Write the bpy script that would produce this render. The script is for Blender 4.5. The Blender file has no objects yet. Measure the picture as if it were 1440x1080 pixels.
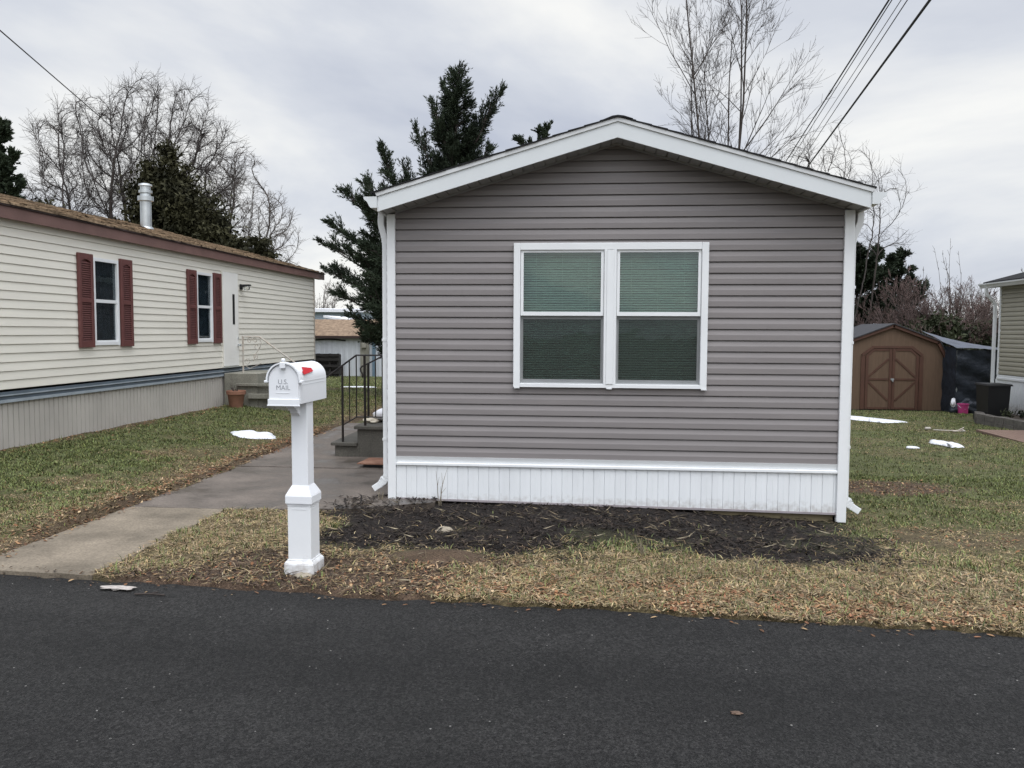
import bpy, math, random
import numpy as np
from mathutils import Matrix, Vector
random.seed(7)
rng = np.random.default_rng(11)
S = bpy.context.scene
C = S.collection
R = math.radians

# ------------------------------------------------------------------ helpers
def tag(o, label=None, cat=None, group=None, kind=None):
    if label: o['label'] = label
    if cat: o['category'] = cat
    if group: o['group'] = group
    if kind: o['kind'] = kind
    return o

def thing(name, loc, label, cat, group=None, rot=0.0):
    o = bpy.data.objects.new(name, None)
    o.empty_display_size = 0.2
    C.objects.link(o)
    o.location = loc
    o.rotation_euler = (0, 0, rot)
    return tag(o, label, cat, group)

def attach(o, parent, local=False):
    """parent a mesh; world-coordinate meshes keep their place under an empty"""
    if parent is None: return o
    o.parent = parent
    if parent.type == 'EMPTY' and not local:
        o.matrix_parent_inverse = Matrix.Translation(-Vector(parent.location))
    return o

def mesh_obj(name, verts, faces, mat, parent=None, local=False, smooth=False):
    me = bpy.data.meshes.new(name)
    me.from_pydata([tuple(v) for v in verts], [], [tuple(f) for f in faces])
    if smooth: me.polygons.foreach_set('use_smooth', [True] * len(me.polygons))
    me.materials.append(mat)
    me.update()
    o = bpy.data.objects.new(name, me)
    C.objects.link(o)
    return attach(o, parent, local)

def np_mesh(name, V, F, mat, parent=None, smooth=False, col=None, local=False):
    """V (n,3) float, F (m,k) int with the same k for every face"""
    V = np.ascontiguousarray(V, dtype=np.float32); F = np.ascontiguousarray(F, dtype=np.int32)
    me = bpy.data.meshes.new(name)
    m, k = F.shape
    me.vertices.add(len(V)); me.loops.add(m * k); me.polygons.add(m)
    me.vertices.foreach_set('co', V.ravel())
    me.loops.foreach_set('vertex_index', F.ravel())
    me.polygons.foreach_set('loop_start', np.arange(0, m * k, k, dtype=np.int32))
    me.polygons.foreach_set('loop_total', np.full(m, k, dtype=np.int32))
    if smooth: me.polygons.foreach_set('use_smooth', np.ones(m, dtype=bool))
    if col is not None:
        a = me.color_attributes.new('Col', 'FLOAT_COLOR', 'POINT')
        c4 = np.ones((len(V), 4), dtype=np.float32); c4[:, :3] = col
        a.data.foreach_set('color', c4.ravel())
    me.materials.append(mat)
    me.update(calc_edges=True)
    me.validate()
    o = bpy.data.objects.new(name, me)
    C.objects.link(o)
    return attach(o, parent, local)

class MB:
    def __init__(s): s.v = []; s.f = []
    def add(s, vs, fs):
        b = len(s.v); s.v += [tuple(v) for v in vs]; s.f += [tuple(i + b for i in f) for f in fs]; return s
    def box(s, x0, y0, z0, x1, y1, z1):
        return s.add([(x0,y0,z0),(x1,y0,z0),(x1,y1,z0),(x0,y1,z0),(x0,y0,z1),(x1,y0,z1),(x1,y1,z1),(x0,y1,z1)],
                     [(0,3,2,1),(4,5,6,7),(0,1,5,4),(1,2,6,5),(2,3,7,6),(3,0,4,7)])
    def cbox(s, x0, y0, z0, x1, y1, z1, c=0.004):
        """box with chamfered vertical and top edges"""
        def ring(d, z): 
            a, b, p, q = x0+d, x1-d, y0+d, y1-d
            return [(a+c,p,z),(b-c,p,z),(b,p+c,z),(b,q-c,z),(b-c,q,z),(a+c,q,z),(a,q-c,z),(a,p+c,z)]
        r = ring(0,z0) + ring(0,z1-c) + ring(c*.8,z1)
        f = [tuple(range(7,-1,-1)), tuple(range(16,24))]
        for k in range(2):
            for i in range(8):
                j = (i+1) % 8
                f.append((k*8+i, k*8+j, (k+1)*8+j, (k+1)*8+i))
        return s.add(r, f)
    def prism(s, poly, ext):
        """poly: list of 3-D points (planar), ext: extrusion vector"""
        n = len(poly); e = Vector(ext)
        vs = [Vector(p) for p in poly]; vs += [p + e for p in vs]
        nrm = Vector((0,0,0))
        for i in range(n): nrm += vs[i].cross(vs[(i+1) % n])
        flip = nrm.dot(e) > 0
        f = [tuple(range(n)), tuple(range(2*n-1, n-1, -1))]
        if flip: f = [tuple(reversed(g)) for g in f]
        for i in range(n):
            j = (i+1) % n
            q = (i, i+n, j+n, j)
            f.append(tuple(reversed(q)) if flip else q)
        return s.add(vs, f)
    def tube(s, pts, r, n=8, caps=True, flat=None):
        """round tube along pts; r number or list"""
        pts = [Vector(p) for p in pts]; m = len(pts)
        rs = r if isinstance(r, (list, tuple)) else [r] * m
        vs = []; up = None
        for i, p in enumerate(pts):
            d = (pts[min(i+1, m-1)] - pts[max(i-1, 0)]).normalized()
            if up is None:
                up = Vector((0,0,1)) if abs(d.z) < .9 else Vector((1,0,0))
            a = d.cross(up).normalized(); up = a.cross(d).normalized()
            for k in range(n):
                t = 2*math.pi*k/n
                vs.append(p + (a*math.cos(t) + up*math.sin(t)) * rs[i])
        f = []
        for i in range(m-1):
            for k in range(n):
                l = (k+1) % n
                f.append((i*n+k, i*n+l, (i+1)*n+l, (i+1)*n+k))
        if caps:
            f.append(tuple(range(n-1, -1, -1))); f.append(tuple(range((m-1)*n, m*n)))
        return s.add(vs, f)
    def lathe(s, prof, cx, cy, n=24, cap0=True, cap1=True):
        vs = []; m = len(prof)
        for (r, z) in prof:
            for k in range(n):
                t = 2*math.pi*k/n; vs.append((cx + r*math.cos(t), cy + r*math.sin(t), z))
        f = []
        for i in range(m-1):
            for k in range(n):
                l = (k+1) % n; f.append((i*n+k, i*n+l, (i+1)*n+l, (i+1)*n+k))
        if cap0: f.append(tuple(range(n-1,-1,-1)))
        if cap1: f.append(tuple(range((m-1)*n, m*n)))
        return s.add(vs, f)
    def sweep(s, path, sec):
        """rectangular/any section swept along a path in the XZ plane; sec: (normal, Y) pairs"""
        path = [Vector(p) for p in path]; m = len(path); n = len(sec); vs = []
        for i, p in enumerate(path):
            d = (path[min(i+1,m-1)] - path[max(i-1,0)]).normalized()
            nrm = Vector((d.z, 0, -d.x))
            k = 1.0
            if 0 < i < m-1:
                c = (path[i+1]-path[i]).normalized().dot((path[i]-path[i-1]).normalized())
                k = 1/max(.5, math.sqrt((1+c)/2))
            for (a, b) in sec: vs.append(p + nrm*a*k + Vector((0,b,0)))
        f = []
        for i in range(m-1):
            for k in range(n):
                l = (k+1) % n; f.append((i*n+k, i*n+l, (i+1)*n+l, (i+1)*n+k))
        f.append(tuple(range(n-1,-1,-1))); f.append(tuple(range((m-1)*n, m*n)))
        return s.add(vs, f)
    def build(s, name, mat, parent=None, smooth=False, local=False):
        return mesh_obj(name, s.v, s.f, mat, parent, local, smooth)

# value noise -----------------------------------------------------------
def _hash(ix, iy, seed):
    h = (ix.astype(np.int64)*374761393 + iy.astype(np.int64)*668265263 + seed*2147483647) & 0xffffffff
    h = ((h ^ (h >> 13)) * 1274126177) & 0xffffffff
    return ((h ^ (h >> 16)) & 0xffff) / 65535.0
def vnoise(x, y, seed=0):
    x = np.asarray(x, float); y = np.asarray(y, float)
    ix = np.floor(x); iy = np.floor(y); fx = x-ix; fy = y-iy
    fx = fx*fx*(3-2*fx); fy = fy*fy*(3-2*fy)
    a = _hash(ix,iy,seed); b = _hash(ix+1,iy,seed); c = _hash(ix,iy+1,seed); d = _hash(ix+1,iy+1,seed)
    return (a*(1-fx)+b*fx)*(1-fy) + (c*(1-fx)+d*fx)*fy
def fbm(x, y, scale, seed=0, oct=4):
    v = 0; a = .5; t = 0
    for o in range(oct):
        v = v + a*vnoise(np.asarray(x)/scale*2**o + 17.3*o, np.asarray(y)/scale*2**o + 5.1*o, seed+o); t += a; a *= .55
    return v/t
def sstep(a, b, x):
    t = np.clip((np.asarray(x, float)-a)/(b-a), 0, 1); return t*t*(3-2*t)

# ------------------------------------------------------------------ materials
def mat(name, col, rough=.6, var=.12, scale=8.0, bump=0.0, bscale=60.0, bdist=.004, spec=.4, col2=None, stretch=(1,1,1), metal=0.0, detail=6):
    m = bpy.data.materials.new(name); m.use_nodes = True
    nt = m.node_tree; N = nt.nodes; L = nt.links
    b = N['Principled BSDF']
    b.inputs['Roughness'].default_value = rough
    b.inputs['Metallic'].default_value = metal
    b.inputs['Specular IOR Level'].default_value = spec
    tc = N.new('ShaderNodeTexCoord'); mp = N.new('ShaderNodeMapping'); mp.inputs['Scale'].default_value = stretch
    L.new(tc.outputs['Object'], mp.inputs['Vector'])
    n = N.new('ShaderNodeTexNoise'); n.inputs['Scale'].default_value = scale; n.inputs['Detail'].default_value = detail; n.inputs['Roughness'].default_value = .6
    L.new(mp.outputs[0], n.inputs['Vector'])
    r = N.new('ShaderNodeValToRGB'); r.color_ramp.elements[0].position = .3; r.color_ramp.elements[1].position = .7
    c0 = [max(0,c*(1-var)) for c in col]; c1 = [c*(1+var) for c in (col2 or col)]
    r.color_ramp.elements[0].color = (*c0,1); r.color_ramp.elements[1].color = (*c1,1)
    L.new(n.outputs['Fac'], r.inputs['Fac']); L.new(r.outputs['Color'], b.inputs['Base Color'])
    if bump:
        n2 = N.new('ShaderNodeTexNoise'); n2.inputs['Scale'].default_value = bscale; n2.inputs['Detail'].default_value = 5
        L.new(mp.outputs[0], n2.inputs['Vector'])
        bp = N.new('ShaderNodeBump'); bp.inputs['Strength'].default_value = bump; bp.inputs['Distance'].default_value = bdist
        L.new(n2.outputs['Fac'], bp.inputs['Height']); L.new(bp.outputs['Normal'], b.inputs['Normal'])
    return m

def mat_attr(name, rough=.85, fine=140.0, var=.45, bump=.6, bdist=.012, trans=0.0):
    """colour from the mesh's own Col attribute, broken up by fine noise"""
    m = bpy.data.materials.new(name); m.use_nodes = True
    nt = m.node_tree; N = nt.nodes; L = nt.links; b = N['Principled BSDF']
    b.inputs['Roughness'].default_value = rough; b.inputs['Specular IOR Level'].default_value = .25
    at = N.new('ShaderNodeAttribute'); at.attribute_name = 'Col'
    if fine:
        tc = N.new('ShaderNodeTexCoord'); n = N.new('ShaderNodeTexNoise'); n.inputs['Scale'].default_value = fine; n.inputs['Detail'].default_value = 4
        L.new(tc.outputs['Object'], n.inputs['Vector'])
        mr = N.new('ShaderNodeMapRange'); mr.inputs[1].default_value = .3; mr.inputs[2].default_value = .7
        mr.inputs[3].default_value = 1-var; mr.inputs[4].default_value = 1+var
        L.new(n.outputs['Fac'], mr.inputs[0])
        mx = N.new('ShaderNodeVectorMath'); mx.operation = 'SCALE'
        L.new(at.outputs['Color'], mx.inputs[0]); L.new(mr.outputs[0], mx.inputs['Scale']); L.new(mx.outputs[0], b.inputs['Base Color'])
        if bump:
            bp = N.new('ShaderNodeBump'); bp.inputs['Strength'].default_value = bump; bp.inputs['Distance'].default_value = bdist
            L.new(n.outputs['Fac'], bp.inputs['Height']); L.new(bp.outputs['Normal'], b.inputs['Normal'])
    else:
        L.new(at.outputs['Color'], b.inputs['Base Color'])
    return m

def mat_asphalt():
    m = bpy.data.materials.new('asphalt'); m.use_nodes = True
    nt = m.node_tree; N = nt.nodes; L = nt.links; b = N['Principled BSDF']
    b.inputs['Specular IOR Level'].default_value = .3
    tc = N.new('ShaderNodeTexCoord')
    big = N.new('ShaderNodeTexNoise'); big.inputs['Scale'].default_value = 1.1; big.inputs['Detail'].default_value = 8; big.inputs['Roughness'].default_value = .65
    fine = N.new('ShaderNodeTexNoise'); fine.inputs['Scale'].default_value = 95; fine.inputs['Detail'].default_value = 4; fine.inputs['Roughness'].default_value = .7
    vor = N.new('ShaderNodeTexVoronoi'); vor.inputs['Scale'].default_value = 120
    vor2 = N.new('ShaderNodeTexVoronoi'); vor2.inputs['Scale'].default_value = 26
    for n in (big, fine, vor, vor2): L.new(tc.outputs['Object'], n.inputs['Vector'])
    r1 = N.new('ShaderNodeValToRGB')
    r1.color_ramp.elements[0].position = .33; r1.color_ramp.elements[0].color = (.0040,.0040,.0040,1)
    r1.color_ramp.elements[1].position = .72; r1.color_ramp.elements[1].color = (.050,.048,.0455,1)
    L.new(fine.outputs['Fac'], r1.inputs['Fac'])
    mr = N.new('ShaderNodeMapRange'); mr.inputs[1].default_value=.3; mr.inputs[2].default_value=.7; mr.inputs[3].default_value=.62; mr.inputs[4].default_value=1.30
    L.new(big.outputs['Fac'], mr.inputs[0])
    sc = N.new('ShaderNodeVectorMath'); sc.operation='SCALE'; L.new(r1.outputs['Color'], sc.inputs[0]); L.new(mr.outputs[0], sc.inputs['Scale'])
    # sparse pale stone chips: only a few cells, only their centres
    sep = N.new('ShaderNodeSeparateColor'); L.new(vor2.outputs['Color'], sep.inputs[0])
    gt = N.new('ShaderNodeMath'); gt.operation='GREATER_THAN'; gt.inputs[1].default_value=.93; L.new(sep.outputs[0], gt.inputs[0])
    lt = N.new('ShaderNodeMath'); lt.operation='LESS_THAN'; lt.inputs[1].default_value=.12; L.new(vor2.outputs['Distance'], lt.inputs[0])
    mu = N.new('ShaderNodeMath'); mu.operation='MULTIPLY'; L.new(gt.outputs[0], mu.inputs[0]); L.new(lt.outputs[0], mu.inputs[1])
    mx = N.new('ShaderNodeMixRGB'); mx.inputs[2].default_value=(.28,.27,.25,1); L.new(mu.outputs[0], mx.inputs[0]); L.new(sc.outputs[0], mx.inputs[1])
    L.new(mx.outputs[0], b.inputs['Base Color'])
    rr = N.new('ShaderNodeMapRange'); rr.inputs[3].default_value=.62; rr.inputs[4].default_value=.9; L.new(big.outputs['Fac'], rr.inputs[0]); L.new(rr.outputs[0], b.inputs['Roughness'])
    co = N.new('ShaderNodeTexVoronoi'); co.inputs['Scale'].default_value = 75; L.new(tc.outputs['Object'], co.inputs['Vector'])
    cs = N.new('ShaderNodeSeparateColor'); L.new(co.outputs['Color'], cs.inputs[0])
    cm = N.new('ShaderNodeMapRange'); cm.inputs[3].default_value = .38; cm.inputs[4].default_value = 1.45; L.new(cs.outputs[1], cm.inputs[0])
    lane = N.new('ShaderNodeTexNoise'); lane.inputs['Scale'].default_value = 1.0; lane.inputs['Detail'].default_value = 6; lm = N.new('ShaderNodeMapping'); lm.inputs['Scale'].default_value = (.22,1.5,1); L.new(tc.outputs['Object'], lm.inputs[0]); L.new(lm.outputs[0], lane.inputs['Vector'])
    lr = N.new('ShaderNodeMapRange'); lr.inputs[1].default_value = .32; lr.inputs[2].default_value = .68; lr.inputs[3].default_value = .68; lr.inputs[4].default_value = 1.30; L.new(lane.outputs['Fac'], lr.inputs[0])
    cmu = N.new('ShaderNodeMath'); cmu.operation = 'MULTIPLY'; L.new(cm.outputs[0], cmu.inputs[0]); L.new(lr.outputs[0], cmu.inputs[1])
    fin = N.new('ShaderNodeVectorMath'); fin.operation = 'SCALE'; L.new(mx.outputs[0], fin.inputs[0]); L.new(cmu.outputs[0], fin.inputs['Scale']); L.new(fin.outputs[0], b.inputs['Base Color'])
    ad = N.new('ShaderNodeMath'); ad.operation='ADD'; L.new(fine.outputs['Fac'], ad.inputs[0]); L.new(vor.outputs['Distance'], ad.inputs[1])
    bp = N.new('ShaderNodeBump'); bp.inputs['Strength'].default_value=1.0; bp.inputs['Distance'].default_value=.014
    L.new(ad.outputs[0], bp.inputs['Height']); L.new(bp.outputs['Normal'], b.inputs['Normal'])
    return m

def mat_concrete(name, a, c, rough0=.55, rough1=.9):
    m = bpy.data.materials.new(name); m.use_nodes = True
    nt = m.node_tree; N = nt.nodes; L = nt.links; b = N['Principled BSDF']
    tc = N.new('ShaderNodeTexCoord')
    n1 = N.new('ShaderNodeTexNoise'); n1.inputs['Scale'].default_value=1.7; n1.inputs['Detail'].default_value=7; n1.inputs['Roughness'].default_value=.62
    n2 = N.new('ShaderNodeTexNoise'); n2.inputs['Scale'].default_value=70; n2.inputs['Detail'].default_value=4
    for n in (n1,n2): L.new(tc.outputs['Object'], n.inputs['Vector'])
    r = N.new('ShaderNodeValToRGB'); r.color_ramp.elements[0].position=.36; r.color_ramp.elements[1].position=.66
    r.color_ramp.elements[0].color=(*a,1); r.color_ramp.elements[1].color=(*c,1); L.new(n1.outputs['Fac'], r.inputs['Fac'])
    mr = N.new('ShaderNodeMapRange'); mr.inputs[1].default_value=.3; mr.inputs[2].default_value=.7; mr.inputs[3].default_value=.72; mr.inputs[4].default_value=1.25; L.new(n2.outputs['Fac'], mr.inputs[0])
    sc = N.new('ShaderNodeVectorMath'); sc.operation='SCALE'; L.new(r.outputs['Color'], sc.inputs[0]); L.new(mr.outputs[0], sc.inputs['Scale']); L.new(sc.outputs[0], b.inputs['Base Color'])
    rr = N.new('ShaderNodeMapRange'); rr.inputs[1].default_value=.38; rr.inputs[2].default_value=.62; rr.inputs[3].default_value=rough0; rr.inputs[4].default_value=rough1; L.new(n1.outputs['Fac'], rr.inputs[0]); L.new(rr.outputs[0], b.inputs['Roughness'])
    bp = N.new('ShaderNodeBump'); bp.inputs['Strength'].default_value=.5; bp.inputs['Distance'].default_value=.004; L.new(n2.outputs['Fac'], bp.inputs['Height']); L.new(bp.outputs['Normal'], b.inputs['Normal'])
    return m

def mat_glass(name, tint, refl=1.0):
    m = bpy.data.materials.new(name); m.use_nodes = True
    nt = m.node_tree; N = nt.nodes; L = nt.links
    N.remove(N['Principled BSDF'])
    t = N.new('ShaderNodeBsdfTransparent'); t.inputs[0].default_value=(*tint,1)
    g = N.new('ShaderNodeBsdfGlossy'); g.inputs['Roughness'].default_value=.02; g.inputs[0].default_value=(.95,.98,1,1)
    fr = N.new('ShaderNodeFresnel'); fr.inputs[0].default_value=1.55
    tc = N.new('ShaderNodeTexCoord'); n = N.new('ShaderNodeTexNoise'); n.inputs['Scale'].default_value=3.0; L.new(tc.outputs['Object'], n.inputs['Vector'])
    bp = N.new('ShaderNodeBump'); bp.inputs['Strength'].default_value=.05; bp.inputs['Distance'].default_value=.05; L.new(n.outputs['Fac'], bp.inputs['Height'])
    L.new(bp.outputs['Normal'], g.inputs['Normal'])
    mu = N.new('ShaderNodeMath'); mu.operation='MULTIPLY'; mu.inputs[1].default_value=refl; mu.use_clamp=True; L.new(fr.outputs[0], mu.inputs[0])
    mx = N.new('ShaderNodeMixShader'); L.new(mu.outputs[0], mx.inputs[0]); L.new(t.outputs[0], mx.inputs[1]); L.new(g.outputs[0], mx.inputs[2])
    L.new(mx.outputs[0], N['Material Output'].inputs[0])
    return m

def mat_screen(name, col, alpha):
    m = bpy.data.materials.new(name); m.use_nodes = True
    nt = m.node_tree; N = nt.nodes; L = nt.links; b = N['Principled BSDF']
    b.inputs['Base Color'].default_value=(*col,1); b.inputs['Roughness'].default_value=.8
    t = N.new('ShaderNodeBsdfTransparent'); mx = N.new('ShaderNodeMixShader')
    tc = N.new('ShaderNodeTexCoord'); n = N.new('ShaderNodeTexNoise'); n.inputs['Scale'].default_value=5; L.new(tc.outputs['Object'], n.inputs['Vector'])
    mr = N.new('ShaderNodeMapRange'); mr.inputs[3].default_value=alpha-.06; mr.inputs[4].default_value=alpha+.06; L.new(n.outputs['Fac'], mr.inputs[0])
    L.new(mr.outputs[0], mx.inputs[0]); L.new(t.outputs[0], mx.inputs[1]); L.new(b.outputs[0], mx.inputs[2]); L.new(mx.outputs[0], N['Material Output'].inputs[0])
    return m

def mat_shingle(name, c0, c1, rows=.14):
    m = mat(name, c0, .92, .25, 14, .5, 90, .004, .2, c1)
    nt = m.node_tree; N = nt.nodes; L = nt.links; b = N['Principled BSDF']
    src = b.inputs['Base Color'].links[0].from_socket
    tc = N.new('ShaderNodeTexCoord'); br = N.new('ShaderNodeTexNoise'); br.inputs['Scale'].default_value=1.0; br.inputs['Detail'].default_value=3
    mp = N.new('ShaderNodeMapping'); mp.inputs['Scale'].default_value=(9,1.2,9); L.new(tc.outputs['Object'], mp.inputs[0]); L.new(mp.outputs[0], br.inputs['Vector'])
    mr = N.new('ShaderNodeMapRange'); mr.inputs[1].default_value=.35; mr.inputs[2].default_value=.65; mr.inputs[3].default_value=.6; mr.inputs[4].default_value=1.3; L.new(br.outputs['Fac'], mr.inputs[0])
    sc = N.new('ShaderNodeVectorMath'); sc.operation='SCALE'; L.new(src, sc.inputs[0]); L.new(mr.outputs[0], sc.inputs['Scale']); L.new(sc.outputs[0], b.inputs['Base Color'])
    return m

M = {}
M['taupe'] = mat('taupe_vinyl', (.203,.186,.182), .5, .06, 3.0, .25, 240, .0008, .35, stretch=(.6,6,6))
M['white'] = mat('white_vinyl', (.72,.735,.74), .4, .035, 2.5, .1, 200, .0006, .4)
M['white_skirt'] = mat('white_skirt_vinyl', (.72,.74,.75), .45, .05, 1.6, .12, 120, .0008, .35, stretch=(3,3,.7))
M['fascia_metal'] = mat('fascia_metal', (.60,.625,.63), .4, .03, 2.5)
M['soffit'] = mat('shaded_soffit_vinyl', (.27,.27,.27), .6, .06, 4)  # white vinyl given a grey that carries the shade under the eaves
def grime(m, z0, z1, col, amt, axis='Z'):
    nt = m.node_tree; N = nt.nodes; L = nt.links; b = N['Principled BSDF']; src = b.inputs['Base Color'].links[0].from_socket
    g = N.new('ShaderNodeNewGeometry'); sp = N.new('ShaderNodeSeparateXYZ'); L.new(g.outputs['Position'], sp.inputs[0])
    n = N.new('ShaderNodeTexNoise'); n.inputs['Scale'].default_value = 22; n.inputs['Detail'].default_value = 6; L.new(g.outputs['Position'], n.inputs['Vector'])
    mr = N.new('ShaderNodeMapRange'); mr.inputs[1].default_value = z0; mr.inputs[2].default_value = z1; mr.inputs[3].default_value = 1; mr.inputs[4].default_value = 0; L.new(sp.outputs[axis], mr.inputs[0])
    pw = N.new('ShaderNodeMath'); pw.operation = 'MULTIPLY'; L.new(mr.outputs[0], pw.inputs[0]); L.new(n.outputs['Fac'], pw.inputs[1])
    st = N.new('ShaderNodeMapRange'); st.inputs[1].default_value = .22; st.inputs[2].default_value = .55; st.inputs[3].default_value = 0; st.inputs[4].default_value = amt; L.new(pw.outputs[0], st.inputs[0])
    mx = N.new('ShaderNodeMixRGB'); mx.inputs[2].default_value = (*col,1); L.new(st.outputs[0], mx.inputs[0]); L.new(src, mx.inputs[1]); L.new(mx.outputs[0], b.inputs['Base Color'])
grime(M['white_skirt'], -.06, .16, (.24,.20,.16), .55)
M['dark_shingle'] = mat('black_shingles', (.02,.02,.021), .95, .4, 30, .6, 120, .004, .15)
M['cream'] = mat('cream_vinyl', (.72,.695,.615), .5, .05, 1.2, .2, 160, .0008, .3, stretch=(6,.7,6))
M['tan_siding'] = mat('tan_vinyl', (.33,.31,.245), .5, .06, 2, .2, 160, .0008, .3)
M['maroon'] = mat('maroon_shutter', (.120,.044,.040), .55, .12, 6)
M['brown_fascia'] = mat('brown_fascia', (.165,.095,.082), .6, .12, 3, .2, 60)
M['dark_brown'] = mat('dark_drip', (.035,.02,.018), .6)
M['tan_shingle'] = mat_shingle('tan_shingles', (.15,.105,.065), (.30,.22,.145))
M['blue_trim'] = mat('blue_grey_trim', (.10,.125,.15), .5, .15, 4)
M['blue_pale'] = mat('pale_blue_rail', (.30,.34,.37), .5, .12, 4)
M['beige_skirt'] = mat('beige_metal_skirt', (.45,.425,.385), .6, .12, 1.3, .15, 40, .001, stretch=(1,1,.5))
M['glass_dark'] = mat_glass('dark_glass', (.62,.66,.68), .45)
M['glass_green'] = mat_glass('green_tinted_glass', (.77,.885,.84), 1.7)
M['blind'] = mat('blind_slats', (.70,.73,.69), .5, .04, 2)
M['screen'] = mat_screen('insect_screen', (.02,.024,.023), .50)
M['room'] = mat('dim_room', (.05,.055,.05), .9)
M['curtain'] = mat('plaid_curtain', (.13,.14,.15), .9, .5, 5, stretch=(1,5,.9))
M['curtain_blue'] = mat('grey_blue_curtain', (.17,.20,.235), .9, .15, 2.5, stretch=(1,6,.4))
M['door'] = mat('off_white_door', (.80,.79,.75), .45, .04, 2)
M['black'] = mat('black_paint', (.012,.012,.013), .45, .2, 10)
M['iron'] = mat('black_iron', (.009,.0085,.0085), .5, .3, 12, .3, 60, .001, col2=(.016,.011,.009))
M['white_iron'] = mat('weathered_white_iron', (.50,.49,.45), .6, .25, 12, col2=(.36,.30,.24))
M['metal'] = mat('galvanised_metal', (.52,.55,.56), .38, .12, 5, metal=.85)
M['conc_old'] = mat_concrete('weathered_concrete', (.13,.125,.10), (.27,.26,.215), .85, .95)
M['conc_dark'] = mat_concrete('mossy_concrete', (.045,.042,.035), (.105,.098,.082), .85, .95)
M['walk_tan'] = mat_concrete('walk_tan', (.120,.098,.070), (.235,.195,.145), .75, .95)
M['walk_damp'] = mat_concrete('walk_damp', (.066,.053,.043), (.158,.132,.110), .28, .85)
M['asphalt'] = mat_asphalt()
M['mail_white'] = mat('mailbox_white', (.74,.755,.775), .42, .03, 3, .1, 150, .0006, .4)
M['mail_base'] = mat('mailbox_base_white', (.74,.755,.765), .45, .03, 3, .1, 150, .0006, .4); grime(M['mail_base'], -.02, .20, (.20,.14,.095), .7)
M['mail_red'] = mat('flag_red', (.50,.02,.03), .4, .08, 8)
M['ink'] = mat('grey_lettering', (.23,.24,.26), .6)
M['terracotta'] = mat('terracotta', (.235,.115,.075), .8, .15, 8)
M['rust'] = mat('rusty_board', (.20,.085,.05), .8, .3, 7, .4, 50, .003, col2=(.27,.15,.10))
M['shed'] = mat('shed_brown', (.112,.074,.050), .8, .12, 3, .25, 40, .002, .2, stretch=(8,8,.8))
M['shed_trim'] = mat('shed_trim_brown', (.070,.031,.019), .7, .15, 5)
M['shed_roof'] = mat('shed_shingles', (.040,.040,.044), .9, .25, 12)
M['tarp'] = mat('navy_tarp', (.016,.021,.030), .5, .3, 3, .7, 7, .05)
M['tarp_pale'] = mat('blue_grey_tarp', (.060,.070,.094), .45, .3, 4, .7, 8, .04)
M['bin'] = mat('black_plastic', (.006,.006,.0065), .5, .2, 6)
M['pink'] = mat('pink_plastic', (.45,.05,.19), .45, .15, 6)
M['stone'] = mat('grey_block', (.115,.105,.092), .9, .3, 9, .6, 40, .008)
M['deck'] = mat('brown_deck', (.175,.115,.088), .8, .2, 4, .3, 40, .003, stretch=(1,6,1))
M['snow'] = mat('old_snow', (.70,.71,.74), .7, .14, 12, .8, 45, .015)
M['bag_white'] = mat('white_bag', (.75,.75,.78), .45, .05, 6, .4, 22, .01)
M['bag_purple'] = mat('purple_print', (.11,.055,.16), .5, .15, 6)
M['trailer_white'] = mat('dull_white_metal', (.46,.48,.50), .6, .07, 1.2, stretch=(5,5,.8))
M['lattice'] = mat('dark_lattice', (.016,.014,.013), .8, .3, 6)
M['bark'] = mat('grey_bark', (.085,.070,.060), .9, .3, 9, .4, 30, .01)
M['bark_dark'] = mat('dark_bark', (.045,.036,.031), .9, .3, 9, .4, 30, .01)
M['twig'] = mat('grey_twig', (.105,.088,.078), .9, .2, 2)
M['twig_dark'] = mat('dark_twig', (.062,.052,.048), .9, .2, 2)
M['twig_red'] = mat('russet_twig', (.115,.078,.070), .9, .25, 1.2)
M['cedar'] = mat('cedar_foliage', (.014,.023,.014), .75, .5, 1.6, spec=.2, col2=(.034,.046,.027))
M['ivy'] = mat('ivy_foliage', (.013,.015,.008), .75, .5, 1.2, spec=.15, col2=(.038,.036,.017))
M['bush'] = mat('bush_foliage', (.012,.019,.010), .7, .5, 1.3, spec=.2, col2=(.034,.040,.018))
M['cable'] = mat('cable_black', (.012,.012,.013), .6)
M['soilrock'] = mat('pale_stone', (.30,.26,.20), .9, .2, 9, .6, 30, .008)
M['ground'] = mat_attr('lawn_soil', .95, 90, .5, .8, .02)
M['blade'] = mat_attr('grass_blades', .8, 0)
M['leaf'] = mat_attr('dead_leaves', .8, 0)
M['weed'] = mat('dry_weed', (.20,.17,.12), .9)

# ------------------------------------------------------------------ terrain
def redge(x):
    x = np.asarray(x, float)
    return 4.80 - .072*np.clip(x, -30, 30) + .10*(fbm(x, x*0, .55, 3)-.5) + .05*(vnoise(x/.09, x*0+3, 5)-.5)

def base_z(x, y):
    x = np.asarray(x, float); y = np.asarray(y, float)
    left = .195*sstep(-4.15, -6.5, x) + (.045 + .045*sstep(5.7, 6.2, y)*sstep(7.8, 7.2, y)*sstep(-4.9, -4.3, x))*sstep(-4.09, -4.17, x)
    left = left*sstep(4.6, 6.4, y)*(1-.55*sstep(18, 30, y))
    s = np.clip((x-.2)/2.1, 0, 1)
    dy = np.clip(y-7.7, 0, 15.5)
    right = -s*(.095*sstep(4.7, 7.4, y) + .0225*dy)
    back = -.88*sstep(14, 42, y)*sstep(2, -2, x) - .35*sstep(24, 60, y)*sstep(0, 6, x)
    bed = -.035*sstep(6.7, 7.45, y)*sstep(9, 8, y)*sstep(-1.7, -1.3, x)*sstep(2.6, 2.3, x)
    return left + right + back + bed

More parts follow.
